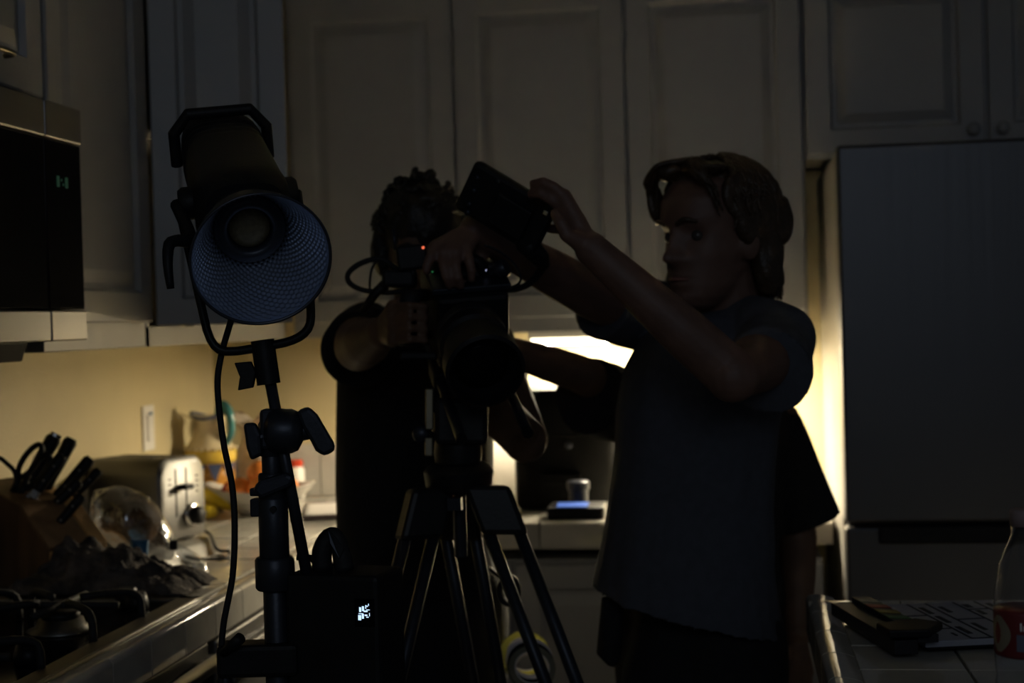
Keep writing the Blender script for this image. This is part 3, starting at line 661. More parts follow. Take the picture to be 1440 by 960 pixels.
# housing: rounded square extrusion along the axis
def lrr(h, w, q=.62, n=32, hh=None):
    hh = hh or w
    return [mouth + LA * h + LX * (w * math.copysign(abs(math.cos(t)) ** q, math.cos(t))) + LY * (hh * math.copysign(abs(math.sin(t)) ** q, math.sin(t))) for t in [2 * math.pi * (j + .5) / n for j in range(n)]]
g = MB(); g.loft([lrr(-.405, .046), lrr(-.40, .052), lrr(-.385, .054), lrr(-.19, .058), lrr(-.16, .060), lrr(-.135, .058), lrr(-.122, .050)]); hs = build(g, 'housing', m_black, sl, smooth=True, auto=40)
for k in range(9):
    g = MB(); h = -.365 + k * .018; g.loft([lrr(h, .0555, .62), lrr(h + .007, .0558, .62)]); build(g, 'cooling_fin', m_blackm, hs, smooth=True, auto=40)
# rear handle, a chamfered hoop standing off the housing
g = MB(); hb = -.375; hw = .0625
hpts = [LX * -hw + LY * -.01, LX * -hw + LY * .036, LX * -.042 + LY * .062, LX * .042 + LY * .062, LX * hw + LY * .036, LX * hw + LY * -.01]
g.tube([mouth + LA * hb + p for p in hpts], .0085, 8); build(g, 'carry_handle', m_black, sl, bevel=.002)
# yoke
piv = -.205
pl, pr = mouth + LA * piv - LX * .066, mouth + LA * piv + LX * .066
for p, sgn in ((pl, -1), (pr, 1)):
    g = MB(); g.lathe(p - LX * sgn * .012, LX * sgn, [(.021, 0), (.021, .016), (.017, .021), (0, .021)], 20); build(g, 'pivot', m_black, sl, smooth=True, auto=40)
yp = [pl - LX * .010, at(272, 380, 1.885), at(283, 430, 1.885), at(296, 477, 1.885), at(318, 494, 1.885), at(372, 487, 1.885), at(412, 478, 1.885), at(433, 462, 1.885), at(437, 436, 1.885), at(432, 390, 1.885), pr + LX * .010]
g = MB(); g.tube(yp, .0056, 8, smooth=3); build(g, 'yoke', m_blackm, sl, smooth=True)
g = MB(); a = at(268, 335, 1.86); g.tube([pl - LX * .012, a, at(250, 338, 1.84), at(238, 344, 1.83), at(236, 372, 1.82), at(240, 406, 1.82)], [.008, .008, .0075, .0075, .006, .0045], 10, smooth=3); build(g, 'tilt_lever', m_black, sl, smooth=True)
s0, s1_ = at(369, 478, 1.885), at(378, 540, 1.885); sd = (s1_ - s0).normalized()
g = MB(); g.tube([s0, s1_], .0145, 14); rc = build(g, 'spud_receiver', m_black, sl, smooth=True, auto=50)
g = MB(); g.tube([at(374, 522, 1.885), at(352, 526, 1.88)], .004, 8); g.prism([at(329, 510, 1.872), at(352, 508, 1.872), at(359, 524, 1.872), at(355, 545, 1.872), at(334, 549, 1.872), at(337, 530, 1.872)], FW * .012); build(g, 'wing_knob', m_black, rc, bevel=.003)
pw = MB(); pw.tube([at(340, 395, 1.99), at(325, 450, 1.91), at(311, 500, 1.90), at(306, 545, 1.90), at(314, 620, 1.90), at(326, 680, 1.89), at(330, 740, 1.88), at(327, 810, 1.88), at(314, 880, 1.88), at(311, 940, 1.88), at(313, 1010, 1.88), at(330, 1150, 1.88)], .0042, 8, smooth=6)
build(pw, 'power_cable', m_rubber, None, 'black power cable hanging from the studio lamp down its stand', 'cable', smooth=True)

# the stand: rod, grip head, column, base
st = empty('light_stand', (at(393, 900, 1.89).x, at(393, 900, 1.89).y, 0), 'black combo light stand with grip head carrying the studio lamp', 'stand')
g = MB(); g.tube([at(373, 500, 1.885), at(433, 815, 1.885)], .0072, 12); build(g, 'rod', m_anod, st, smooth=True)
gc = at(398, 608, 1.885); ax = (RT * .99 + FW * .1).normalized()
g = MB(); g.lathe(at(385, 606, 1.875), ax, [(.010, -.012), (.024, -.006), (.0275, .002), (.0275, .022), (.024, .030), (.012, .036), (.009, .052), (0, .052)], 24); gh = build(g, 'grip_head', m_anod, st, smooth=True, auto=40)
g = MB(); g.box(at(385, 603, 1.887), (.032, .03, .050), rotm(RT, FW, UP)); build(g, 'clamp_jaw', m_anod, gh, bevel=.005)
g = MB(); g.prism([at(416, 578, 1.862), at(432, 571, 1.862), at(445, 583, 1.862), at(468, 622, 1.862), at(471, 634, 1.862), at(455, 642, 1.862), at(443, 634, 1.862), at(436, 620, 1.862), at(424, 600, 1.862)], FW * .016); build(g, 'tee_handle', m_anod, gh, bevel=.005)
g = MB(); g.prism([at(341, 596, 1.868), at(358, 594, 1.868), at(366, 612, 1.868), at(368, 640, 1.868), at(352, 648, 1.868), at(346, 630, 1.868)], FW * .014); g.tube([at(360, 616, 1.875), at(380, 612, 1.88)], .006, 10); build(g, 'locking_knob', m_anod, gh, bevel=.004)
cb = at(393, 900, 1.895); cbx = lambda y: V((at(394, y, 1.895).x, at(394, y, 1.895).y, at(394, y, 1.895).z))
def col(y0, y1, q, name, m=m_anod, n=24, x0=None):
    a, b = cbx(y0), cbx(y1); a = V((cb.x - .003, cb.y, a.z)); b = V((cb.x - .003, cb.y, b.z)); g = MB(); L = (b - a).length; d = (b - a).normalized()
    g.lathe(a, d, [(q * .9, 0), (q, .003), (q, L - .003), (q * .9, L)], n); return build(g, name, m, st, smooth=True, auto=40)
col(630, 700, .0125, 'upper_tube'); col(592, 640, .0155, 'top_socket')
col(664, 705, .0175, 'upper_collar'); col(698, 790, .0185, 'riser'); c_ = col(782, 828, .0245, 'lower_collar'); col(825, 1330, .0155, 'column')
for yy in (690, 712):
    a = V((cb.x - .022, cb.y, cbx(yy).z)); g = MB(); g.box(a, (.016, .02, .010 if yy < 700 else .022)); build(g, 'collar_tab', m_anod, st, bevel=.002)
g = MB(); g.prism([at(354, 690, 1.862), at(362, 676, 1.862), at(402, 664, 1.862), at(414, 672, 1.862), at(410, 684, 1.862), at(366, 702, 1.862)], FW * .016); build(g, 'tee_knob', m_anod, st, bevel=.005)
g = MB(); g.lathe(at(384, 716, 1.868), -FW, [(.004, -.004), (.004, .003), (0, .003)], 12); build(g, 'rivet', m_black, st)
# base: bracket arm, spare stub, three legs
zb_ = at(390, 925, 1.89).z
g = MB(); g.box(at(365, 925, 1.89), (.10, .045, .040), rotm(r0, f0, up)); br = build(g, 'base_bracket', m_black, st, bevel=.006)
g = MB(); g.tube([at(314, 918, 1.87), at(338, 897, 1.85)], [.006, .0075], 10); build(g, 'toggle', m_black, br, smooth=True)
g = MB(); g.tube([at(317, 912, 1.885), at(317, 1010, 1.885)], .0075, 12); build(g, 'stub', m_anod, br, smooth=True)
foot = V((cb.x - .003, cb.y, 0))
for a in (20, 140, 260):
    d = V((math.cos(math.radians(a)), math.sin(math.radians(a)), 0)); g = MB(); g.tube([foot + up * .52, foot + d * .06 + up * .50, foot + d * .40 + up * .012], .0125, 12)
    lg = build(g, 'leg', m_anod, st, smooth=True); g = MB(); g.tube([foot + d * .385 + up * .03, foot + d * .41 + up * .008], .016, 12); build(g, 'rubber_foot', m_rubber, lg, smooth=True)
    g = MB(); g.tube([foot + up * .18, foot + d * .20 + up * .26], .006, 8); build(g, 'brace', m_anod, lg, smooth=True)

# ballast box hung on the stand
bx0 = at(487, 888, 1.90); by_ = math.radians(-18); BR = rotm(rz(by_) @ r0, rz(by_) @ f0, up)
bb = empty('ballast_box', at(487, 975, 1.90), 'black lamp control box with glowing display hung on the light stand', 'control box')
g = MB(); g.box(bx0, (.125, .085, .155), BR); bo = build(g, 'case', m_black, bb, bevel=.006)
def BP(x, y, z): return bx0 + BR @ V((x, y, z))
g = MB(); g.tube([BP(-.030, 0, .077), BP(-.030, 0, .100), BP(-.020, 0, .120), BP(-.009, 0, .118), BP(-.003, 0, .095), BP(.0, 0, .077)], [.013, .013, .0095, .0095, .012, .012], 8, smooth=3); build(g, 'handle', m_rubber, bb, smooth=True)
g = MB(); g.prism([BP(-.016, -.010, .128), BP(-.008, -.012, .122), BP(.006, -.014, .106), BP(.0, -.014, .094), BP(-.012, -.013, .112)], BR @ V((0, .002, 0))); build(g, 'hang_tag', m_anod, bb)
for z in (.042, .024):
    g = MB(); g.box(BP(-.07, .0, z), (.03, .02, .008), BR); build(g, 'mount_hook', m_black, bb, bevel=.002)
for k in range(2):
    g = MB(); g.tube([BP(-.05 + k * .02, .03, .075), BP(-.055 + k * .01, .02, .088), BP(-.07, .01, .09)], .004, 8); build(g, 'strap_loop', m_rubber, bb, smooth=True)
e0 = at(537, 850, 1.84); fz = -.0432
def disp(px_, py_, w, h, nm='display_segment'):
    c = BP((px_ - 487) / FPX * 1.9 * 1.05, fz, -(py_ - 888) / FPX * 1.9); g = MB(); g.box(c, (w * .00088, .0012, h * .00088), BR); return g
scr = build(MB().box(BP(.0445, fz, .0335), (.026, .0008, .034), BR), 'display', m_glassk, bb)
for (x, y, w, h) in ((530, 846, 3, 6.5), (534, 844.5, 3, 6.5), (538, 842, 1.2, 5), (540, 841, 1.5, 2), (542, 839, 1, 3), (537.5, 848, 6, 2), (541, 846, 5, 1), (529, 857, 4.5, 7), (533.5, 855, 3, 6.5), (538, 853.5, 4, 2), (540, 856, 3.5, 1.2), (543, 852.5, 1, 4.5), (531, 851.5, 7, 1)):
    build(disp(x - 1, y, w, h), 'display_segment', m_lcd, scr)

# ------------------------------------------------------------------ tripod and cinema camera
tr = empty('tripod', (at(645, 660, 2.5).x, at(645, 660, 2.5).y, 0), 'black video tripod with twin-tube legs under the camera', 'tripod')
tp0 = at(645, 662, 2.5)
g = MB(); g.lathe(tp0 - up * .035, up, [(.045, 0), (.055, .012), (.058, .035), (.05, .045), (.042, .05), (0, .05)], 28); build(g, 'bowl', m_blackm, tr, smooth=True, auto=40)
g = MB(); g.lathe(tp0 + up * .012, up, [(.038, 0), (.040, .02), (.036, .05), (.042, .055), (.042, .085), (0, .085)], 24); hd_ = build(g, 'fluid_head', m_blackm, tr, smooth=True, auto=40)
g = MB(); g.box(at(650, 590, 2.5), (.085, .11, .075), rotm(RT, FW, UP)); build(g, 'head_body', m_blackm, hd_, bevel=.008)
for k, (x, y) in enumerate(((604, 575), (603, 628))):
    g = MB(); g.box(at(x, y, 2.46), (.013, .012, .066 if k == 0 else .03), rotm(RT, FW, UP)); build(g, 'head_plate', m_brass, hd_, bevel=.002)
g = MB(); g.lathe(at(592, 610, 2.47), -FW, [(.012, -.01), (.014, .004), (.012, .008), (0, .008)], 14); build(g, 'drag_knob', m_anod, hd_, smooth=True)
def tleg(top, ft, side):
    top, ft, side = V(top), V(ft), V(side).normalized(); d = (ft - top); 
    g = MB(); g.box(top + d * .035, (.075, .04, .085), rotm(side, d.cross(side).normalized(), d.normalized())); lg = build(g, 'leg_joint', m_blackm, tr, bevel=.008)
    for s_ in (-1, 1):
        g = MB(); g.tube([top + side * .025 * s_ + d * .03, top + side * .025 * s_ + d * .52], .0105, 10); build(g, 'leg_tube', m_anod, lg, smooth=True)
    g = MB(); g.tube([top + d * .40, top + d * .97], .0115, 10); build(g, 'lower_tube', m_anod, lg, smooth=True)
    g = MB(); g.box(top + d * .52, (.075, .03, .05), rotm(side, d.cross(side).normalized(), d.normalized())); build(g, 'leg_clamp', m_black, lg, bevel=.005)
    g = MB(); g.lathe(ft, up, [(.022, 0), (.02, .02), (.012, .035), (0, .035)], 14); build(g, 'foot', m_rubber, lg, smooth=True)
tj = tp0 - up * .04
tleg(at(684, 682, 2.47), V((tj.x + .47, tj.y - .12, 0)) , RT)
tleg(at(606, 686, 2.47), V((tj.x - .30, tj.y - .33, 0)), RT * .8 + FW * .4)
tleg(tj + V((-.02, .05, 0)), V((tj.x + .06, tj.y + .50, 0)), RT)
g = MB(); g.tube([tj, tj - up * .10], .011, 12); g.box(at(640, 708, 2.46), (.022, .02, .02)); build(g, 'bowl_clamp', m_anod, tr, smooth=False)

CA = (RT * .20 - UP * .42 - FW * .885).normalized(); CX = (RT - CA * RT.dot(CA)).normalized(); CU = CX.cross(CA).normalized()
if CU.dot(UP) < 0: CU = -CU
CC = at(652, 432, 2.54); CM = rotm(CX, CA, CU)
def CP(x, y, z): return CC + CX * x + CA * y + CU * z
cc = empty('cinema_camera', at(650, 556, 2.5), 'black cinema camera rig on the tripod pointing at the floor', 'camera')
build(MB().box(CP(0, 0, 0), (.118, .20, .125), CM), 'body', m_black, cc, bevel=.008)
g = MB(); g.lathe(CP(-.010, .085, .004), CA, [(.045, 0), (.052, .01), (.052, .05), (.056, .055), (.056, .075), (.05, .08), (.05, .12), (.060, .125), (.062, .165), (.056, .168), (.052, .14), (.04, .12)], 36); ln = build(g, 'lens', m_black, cc, smooth=True, auto=40)
g = MB(); g.lathe(CP(-.010, .085, .004), CA, [(.0535, .024), (.0545, .026), (.0545, .044), (.0535, .046)], 60); build(g, 'focus_ring', m_rubber, ln)
g = MB(); g.lathe(CP(-.010, .225, .004), CA, [(.042, -.004), (.03, .003), (0, .007)], 28); build(g, 'front_glass', m_glassk, ln, smooth=True)
for s_ in (-1, 1):
    g = MB(); g.tube([CP(.052 * s_, -.08, -.098), CP(.052 * s_, .27, -.098)], .0085, 14); rd = build(g, 'rod', m_anod, cc, smooth=True, auto=60)
    g = MB(); g.tube([CP(.052 * s_, .266, -.098), CP(.052 * s_, .2725, -.098)], .0088, 14); build(g, 'rod_cap', m_black, rd)
build(MB().box(CP(0, .05, -.095), (.13, .06, .03), CM), 'rod_clamp', m_black, cc, bevel=.004)
build(MB().box(CP(0, -.02, -.075), (.09, .16, .028), CM), 'base_plate', m_black, cc, bevel=.004)
build(MB().box(CP(.0, .01, .068), (.128, .15, .010), CM), 'top_plate', m_anod, cc, bevel=.002)
g = MB(); g.tube([at(618, 404, 2.50), at(614, 382, 2.49), at(628, 368, 2.475), at(668, 366, 2.47), at(680, 382, 2.48), at(684, 404, 2.50)], .0105, 10, smooth=4); build(g, 'top_handle', m_black, cc, smooth=True)
g = MB(); g.box(at(663, 388, 2.50), (.085, .05, .045), rotm(RT, FW, UP)); hb_ = build(g, 'control_module', m_black, cc, bevel=.006)
g = MB(); g.box(at(681, 377, 2.470), (.006, .002, .010), rotm((RT + UP * .2).normalized(), FW, (UP - RT * .2).normalized())); build(g, 'status_light', m_ledw, hb_, label='small violet-white status light')
g = MB(); g.lathe(at(690, 384, 2.47), RT * .8 + UP * .3 - FW * .4, [(.008, 0), (.008, .012), (.0145, .014), (.0145, .028), (.012, .031), (0, .031)], 20); build(g, 'clamp_knob', m_anod, cc, smooth=True, auto=40)
g = MB(); g.lathe(at(700, 398, 2.47), -FW, [(.012, -.02), (.014, .006), (0, .008)], 16); build(g, 'cable_plug', m_black, cc, smooth=True)
# viewfinder side: grip, box, brackets
g = MB(); g.tube([at(578, 412, 2.49), at(574, 445, 2.48), at(572, 486, 2.47)], [.016, .0175, .015], 14, smooth=3); gp = build(g, 'hand_grip', m_rubber, cc, smooth=True)
g = MB(); g.tube([at(600, 415, 2.52), at(578, 414, 2.49)], .010, 10); build(g, 'grip_arm', m_black, cc, smooth=True)
g = MB(); g.tube([at(605, 470, 2.52), at(575, 480, 2.475)], .007, 10); build(g, 'grip_arm', m_black, cc, smooth=True)
g = MB(); g.box(at(562, 392, 2.53), (.055, .06, .03), rotm(RT, FW, UP)); build(g, 'viewfinder', m_black, cc, bevel=.006)
g = MB(); g.box(at(590, 500, 2.50), (.06, .05, .012), rotm(RT, FW, UP)); build(g, 'side_bracket', m_black, cc, bevel=.003)
g = MB(); g.tube([at(510, 438, 2.52), at(528, 412, 2.52), at(546, 396, 2.52)], [.006, .008, .010], 10); build(g, 'antenna_arm', m_black, cc, smooth=True)
g = MB(); g.tube([at(560, 380, 2.56), at(535, 364, 2.55), at(508, 370, 2.54), at(490, 384, 2.53), at(492, 398, 2.53), at(512, 408, 2.53), at(545, 411, 2.53), at(575, 408, 2.52)], .0046, 10, smooth=6); build(g, 'cable_loop', m_rubber, cc, smooth=True)
g = MB(); g.tube([at(532, 364, 2.55), at(523, 378, 2.54), at(520, 400, 2.54), at(523, 425, 2.54), at(540, 436, 2.53)], .0021, 8, smooth=5); build(g, 'thin_cable', m_rubber, cc, smooth=True)
g = MB(); g.tube([at(682, 345, 2.42), at(700, 352, 2.44), at(720, 368, 2.46), at(732, 388, 2.47), at(728, 400, 2.48), at(706, 408, 2.5)], .0022, 8, smooth=5); build(g, 'signal_cable', m_anod, cc, smooth=True)
g = MB(); g.tube([at(705, 400, 2.5), at(709, 415, 2.5), at(706, 432, 2.51)], .002, 8, smooth=4); build(g, 'short_cable', m_rubber, cc, smooth=True)

wt = empty('wireless_transmitter', at(581, 378, 2.50), 'small dark transmitter with red light mounted on the camera rig', 'transmitter')
g = MB(); g.box(at(580, 362, 2.50), (.050, .022, .040), rotm((RT + UP * .12).normalized(), FW, (UP - RT * .12).normalized())); wb = build(g, 'case', m_black, wt, bevel=.004)
g = MB(); g.tube([at(556, 352, 2.50), at(553, 322, 2.50)], .0032, 8); build(g, 'antenna', m_anod, wt, smooth=True)
g = MB(); g.ball(at(595, 348, 2.486), .0022, nu=8, nv=6); build(g, 'red_light', m_ledr, wt, label='tiny red light')
g = MB(); g.ball(at(608, 382, 2.478), .0014, nu=8, nv=6); build(g, 'green_light', m_ledg, wt, label='tiny green light')
g = MB(); g.tube([at(580, 376, 2.5), at(582, 398, 2.51)], .005, 8); build(g, 'mount_arm', m_black, wt, smooth=True)

# field monitor, seen from behind
mTL, mTR, mBL = at(667, 225, 2.37), at(780, 293, 2.33), at(638, 291, 2.40)
mu, mv = (mTR - mTL), (mBL - mTL); W_, H_ = mu.length, mv.length * 1.02; mu.normalize(); mv = (mv - mu * mv.dot(mu)).normalized(); mn = mu.cross(mv)
if mn.dot(FW) > 0: mn = -mn
mo = mTL
def MP(x, y, z): return mo + mu * (x * W_) + mv * (y * H_) + mn * z
fm = empty('field_monitor', at(765, 375, 2.42), 'black camera monitor seen from behind, tilted over the camera', 'monitor')
g = MB(); g.box(MP(.5, .5, -.012), (W_, H_, .024), rotm(mu, mv, mn)); mbd = build(g, 'case', m_black, fm, bevel=.007)
g = MB(); g.box(MP(.5, .5, -.0245), (W_ * .9, H_ * .84, .002), rotm(mu, mv, mn)); build(g, 'screen', m_scrn, mbd)
g = MB(); g.box(MP(.62, .55, .006), (W_ * .42, H_ * .6, .012), rotm(mu, mv, mn)); build(g, 'battery_plate', m_black, fm, bevel=.003)
for (x, y, q) in ((670, 250, .0042), (662, 269, .005), (652, 289, .005), (648, 301, .005), (705, 254, .003)):
    p = at(x, y, 2.37); t = (p - mo); g = MB(); g.lathe(mo + mu * t.dot(mu) + mv * t.dot(mv), mn, [(q, -.002), (q, .002), (q * .7, .004), (0, .004)], 14); build(g, 'button', m_anod, mbd, smooth=True)
g = MB(); p = at(769, 299, 2.34); t = p - mo; g.box(mo + mu * t.dot(mu) + mv * t.dot(mv) + mn * .002, (.008, .007, .004), rotm(mu, mv, mn)); build(g, 'corner_screw', m_chrome, mbd, bevel=.001)
g = MB(); g.tube([MP(.86, .86, -.006), at(760, 363, 2.40), at(766, 372, 2.42)], [.017, .015, .009], 12); build(g, 'mount_elbow', m_black, fm, smooth=True)
g = MB(); g.tube([at(766, 368, 2.42), at(757, 385, 2.45), at(742, 400, 2.48), at(725, 406, 2.50), at(706, 406, 2.51)], [.009, .0062, .0058, .0058, .006], 12, smooth=5); build(g, 'mount_arm', m_rubber, fm, smooth=True)

# ------------------------------------------------------------------ slate and bottle on the peninsula
zs = ZC + .0085
sa, sb_, sc_ = on(2, zs + .02, 1168, 850), on(2, zs + .02, 1296, 928), on(2, zs + .02, 1420, 838)
su = (sb_ - sa).normalized(); sv = V((-su.y, su.x, 0)); 
if sv.dot(sc_ - sa) < 0: sv = -sv
sL, sW = .285, .235
sl0 = V((sa.x, sa.y, zs)); SM = rotm(su, sv, up)
def SP(x, y, z): return sl0 + su * x + sv * y + up * z
sk = empty('film_slate', SP(.13, .13, 0), 'white film clapperboard with coloured stripes lying on the peninsula', 'clapperboard')
lift = Matrix.Rotation(0, 3, 'Z')
build(MB().box(SP(.13, .165, .010), (sL - .01, .22, .009), SM), 'board', m_slate, sk, bevel=.001)
build(MB().box(SP(.13, .165, .0035), (sL - .02, .21, .004), SM), 'backing', m_black, sk)
build(MB().box(SP(.14, .020, .012), (sL + .01, .034, .020), SM), 'lower_stick', m_ink, sk, bevel=.001)
ust = build(MB().box(SP(.14, .052, .023), (sL + .01, .030, .012), SM), 'upper_stick', m_ink, sk, bevel=.001)
for k in range(6):
    x0 = .015 + k * .043; g = MB(); g.prism([SP(x0, .0372, .0292), SP(x0 + .024, .0372, .0292), SP(x0 + .036, .0668, .0292), SP(x0 + .012, .0668, .0292)], (0, 0, .0008)); build(g, 'colour_stripe', STRIPES[(5, 0, 1, 2, 3, 4)[k]], ust)
g = MB(); g.prism([SP(.235, -.006, .026), SP(.292, -.006, .026), SP(.298, .05, .026), SP(.25, .088, .026), SP(.215, .06, .026)], (0, 0, .012)); build(g, 'hinge', m_black, sk, bevel=.003)
def line(x0, y0, x1, y1, w=.0028):
    p, q = SP(x0, y0, .0149), SP(x1, y1, .0149); d = (q - p); u = d.normalized(); n = V((-u.y, u.x, 0)); build(MB().box((p + q) / 2, (d.length, w, .0008), rotm(u, n, up)), 'printed_line', m_ink, sk)
for yy in (.125, .155, .20, .235): line(.0, yy, .262, yy)
for (x, ya, yb) in ((.09, .07, .125), (.19, .07, .125), (.13, .155, .20), (.06, .20, .235), (.18, .20, .235), (.262, .125, .20), (.10, .235, .27)): line(x, ya, x, yb)
for k, (x, y, w, h) in enumerate(((.03, .132, .05, .008), (.10, .132, .05, .008), (.18, .132, .05, .008), (.03, .164, .045, .007), (.16, .164, .05, .007), (.02, .206, .025, .010), (.07, .208, .03, .008), (.20, .208, .04, .006), (.02, .245, .05, .008), (.13, .245, .03, .008), (.22, .11, .02, .004))):
    build(MB().box(SP(x + w / 2, y + h / 2, .0148), (w, h, .0006), SM), 'printed_mark', m_ink, sk)

bo_ = on(2, ZC + .0075, 1441, 1100); bt0 = at(1441, 735, 1.56); bt0 = V((bt0.x, bt0.y, ZC + .0075)); r = empty('water_bottle', bt0, 'clear plastic water bottle with a red label on the peninsula', 'bottle')
g = MB(); pr_ = [(.024, 0), (.030, .004)]
for k in range(13):
    h = .010 + k * .009; pr_.append((.0325 - (.0014 if k % 2 else 0), h))
pr_ += [(.0325, .130), (.0318, .133), (.0318, .176), (.0325, .18), (.0318, .195), (.026, .222), (.018, .243), (.0135, .252), (.0132, .268)]
g.lathe(bt0, up, pr_, 40); bb_ = build(g, 'bottle_body', m_pet, r, smooth=True); md = bb_.modifiers.new('t', 'SOLIDIFY'); md.thickness = .0006
g = MB(); g.lathe(bt0 + up * .262, up, [(.0148, 0), (.015, .014), (.0135, .017), (0, .017)], 24); build(g, 'cap', m_pages, r, smooth=True)
g = MB(); g.lathe(bt0, up, [(.0326, .131), (.0330, .134), (.0330, .175), (.0326, .178)], 48); lb_ = build(g, 'label', m_labr, r, smooth=True, label='red wrap label')
def wrap(a0, a1, z0, z1, nm, m, rr=.0334, oval=False):
    g = MB(); n = 10
    base = math.atan2(-bt0.y, -bt0.x)
    def f(i, j):
        a = base - math.radians(a0 + (a1 - a0) * i); zz = z0 + (z1 - z0) * j
        if oval: w = 1 - (2 * j - 1) ** 2 * .8; a = base - math.radians(a0 + (a1 - a0) * (.5 + (i - .5) * w))
        return bt0 + V((rr * math.cos(a), rr * math.sin(a), zz))
    g.grid(f, n, 8); build(g, nm, m, lb_, smooth=True)
wrap(28, 82, .136, .173, 'cream_badge', m_labc, oval=True); wrap(50, 66, .144, .166, 'badge_mark', m_labr, .0336, True); wrap(-40, 18, .139, .156, 'grey_panel', m_labb)
for k in range(4): wrap(-8 + k * 5.5, -5 + k * 5.5, .160, .168 if k % 2 else .165, 'script_stroke', m_paper, .0335)

# ------------------------------------------------------------------ people
def pring(xl, yl, xr, yr, D, b, n=28, k=1.0, q=.85):
    a, c = at(xl, yl, D), at(xr, yr, D); m_ = (a + c) / 2; h = (c - a) / 2 * k; f = f0 * b * k
    return [m_ + h * math.copysign(abs(math.cos(t)) ** q, math.cos(t)) + f * math.copysign(abs(math.sin(t)) ** q, math.sin(t)) for t in [2 * math.pi * j / n for j in range(n)]]
def interp(tab, z):
    for (a, *p), (b, *q) in zip(tab, tab[1:]):
        if a <= z <= b:
            t = (z - a) / (b - a); t = t * t * (3 - 2 * t) * .5 + t * .5; return [x + (y - x) * t for x, y in zip(p, q)]
    return tab[0][1:] if z < tab[0][0] else tab[-1][1:]
HT = [(-.118, .050, .018, .016), (-.110, .074, .0, .030), (-.095, .083, -.02, .042), (-.075, .084, -.045, .050), (-.05, .083, -.066, .057), (-.02, .080, -.084, .065), (.01, .082, -.094, .070),
      (.035, .087, -.098, .073), (.06, .084, -.096, .073), (.085, .066, -.082, .064), (.105, .038, -.054, .044), (.116, .012, -.02, .018), (.118, .004, -.006, .004)]
NT = [(-.052, 0), (-.043, .010), (-.036, .024), (-.028, .025), (-.01, .015), (.012, .007), (.028, .0)]
def G_(x, s): return math.exp(-(x / s) ** 2)
def head(mb, c, face, tilt=0, k=1.0):
    """c = centre of the head, face = horizontal facing direction; returns the local->world map"""
    f = V(face).normalized(); rgt = f.cross(up).normalized(); u = up.copy()
    Rt = Matrix.Rotation(tilt, 3, rgt); f = Rt @ f; u = Rt @ u
    L = lambda x, y, z: c + (rgt * x + f * y + u * z) * k
    rings = []; n = 72; zs_ = [-.118 + .236 * i / 90 for i in range(91)]
    for z in zs_:
        fr_, bk, w = interp(HT, z); yc = (fr_ + bk) / 2; ry = (fr_ - bk) / 2; row = []
        for j in range(n):
            t = 2 * math.pi * j / n; x = w * math.copysign(abs(math.sin(t)) ** .92, math.sin(t)); y = yc + ry * math.copysign(abs(math.cos(t)) ** .88, math.cos(t))
            if math.cos(t) > 0:
                nz = interp(NT, z)[0] if -.052 <= z <= .028 else 0
                y += nz * 1.3 * G_(x, .0100 + .007 * G_(z + .036, .012))
                y -= .011 * (G_(x - .031, .015) + G_(x + .031, .015)) * G_(z - .003, .011)
                y += .004 * (G_(x - .03, .018) + G_(x + .03, .018)) * G_(z - .024, .008)
                y += .0065 * G_(x, .019) * G_(z + .0605, .005) + .006 * G_(x, .017) * G_(z + .0735, .006) - .004 * G_(x, .022) * G_(z + .067, .003)
                y += .005 * G_(x, .016) * G_(z + .100, .012) - .004 * G_(x, .02) * G_(z + .085, .006)
                x += math.copysign(.003, x) * G_(z + .028, .02) * G_(abs(x) - .05, .02)
            row.append(L(x, y, z))
        rings.append(row)
    mb.loft(rings)
    for s_ in (-1, 1):
        mb.ball(L(s_ * .070, -.012, -.012), (.012 * k, .020 * k, .031 * k), rotm((rgt * .9 + f * .4 * s_).normalized(), (f * .9 - rgt * .4 * s_).normalized(), u), 12, 8)
    return L
def hand(mb, wrist, fingers, thumb, rw=.026, k=1.0, kf=.88):
    for ch in fingers:
        a = wrist + (ch[0] - wrist) * .15; mb.capsule([a, ch[0]], [.0155 * k, .0125 * k], 10)
        mb.capsule(ch, [.0105 * k * kf, .0098 * k * kf, .0092 * k * kf, .0080 * k * kf][:len(ch)], 10)
    ks = [ch[0] for ch in fingers]
    for a, b in zip(ks, ks[1:]): mb.capsule([(a + wrist) / 2, (a + b) / 2 * .8 + wrist * .2], [.015 * k, .0125 * k], 10)
    mb.capsule(thumb, [.0145 * k, .0115 * k, .0105 * k, .0085 * k][:len(thumb)], 10)
    mb.ball(wrist, rw * k)
def sleeve(mb, a, b, ra, rb):
    a, b = V(a), V(b); d = b - a; u = d.normalized(); mb.ball(a, ra)
    mb.tube([a, a + d * .5, b, b, b - u * .03, b - u * .032], [ra, (ra + rb) / 2, rb, rb - .009, rb - .011, .001], 20)
def folds(sc, amp, seed):
    def f(p): return amp * (noise.noise(V((p.x * sc, p.y * sc, p.z * sc * .45 + seed))) + .5 * noise.noise(V((p.x * sc * 2.3, p.y * sc * 2.3, p.z * sc * .8 + seed))))
    return f
def body_legs(mb, hipL, hipR, kneeL, kneeR, ankL, ankR, toe):
    for h, k_, a in ((hipL, kneeL, ankL), (hipR, kneeR, ankR)):
        mb.capsule([h, (h + k_) / 2, k_, (k_ * .6 + a * .4), a], [.088, .076, .055, .056, .037], 14)
        mb.capsule([a - up * .02, a + V(toe) * .15 - up * (a.z - .035)], [.036, .034], 12)
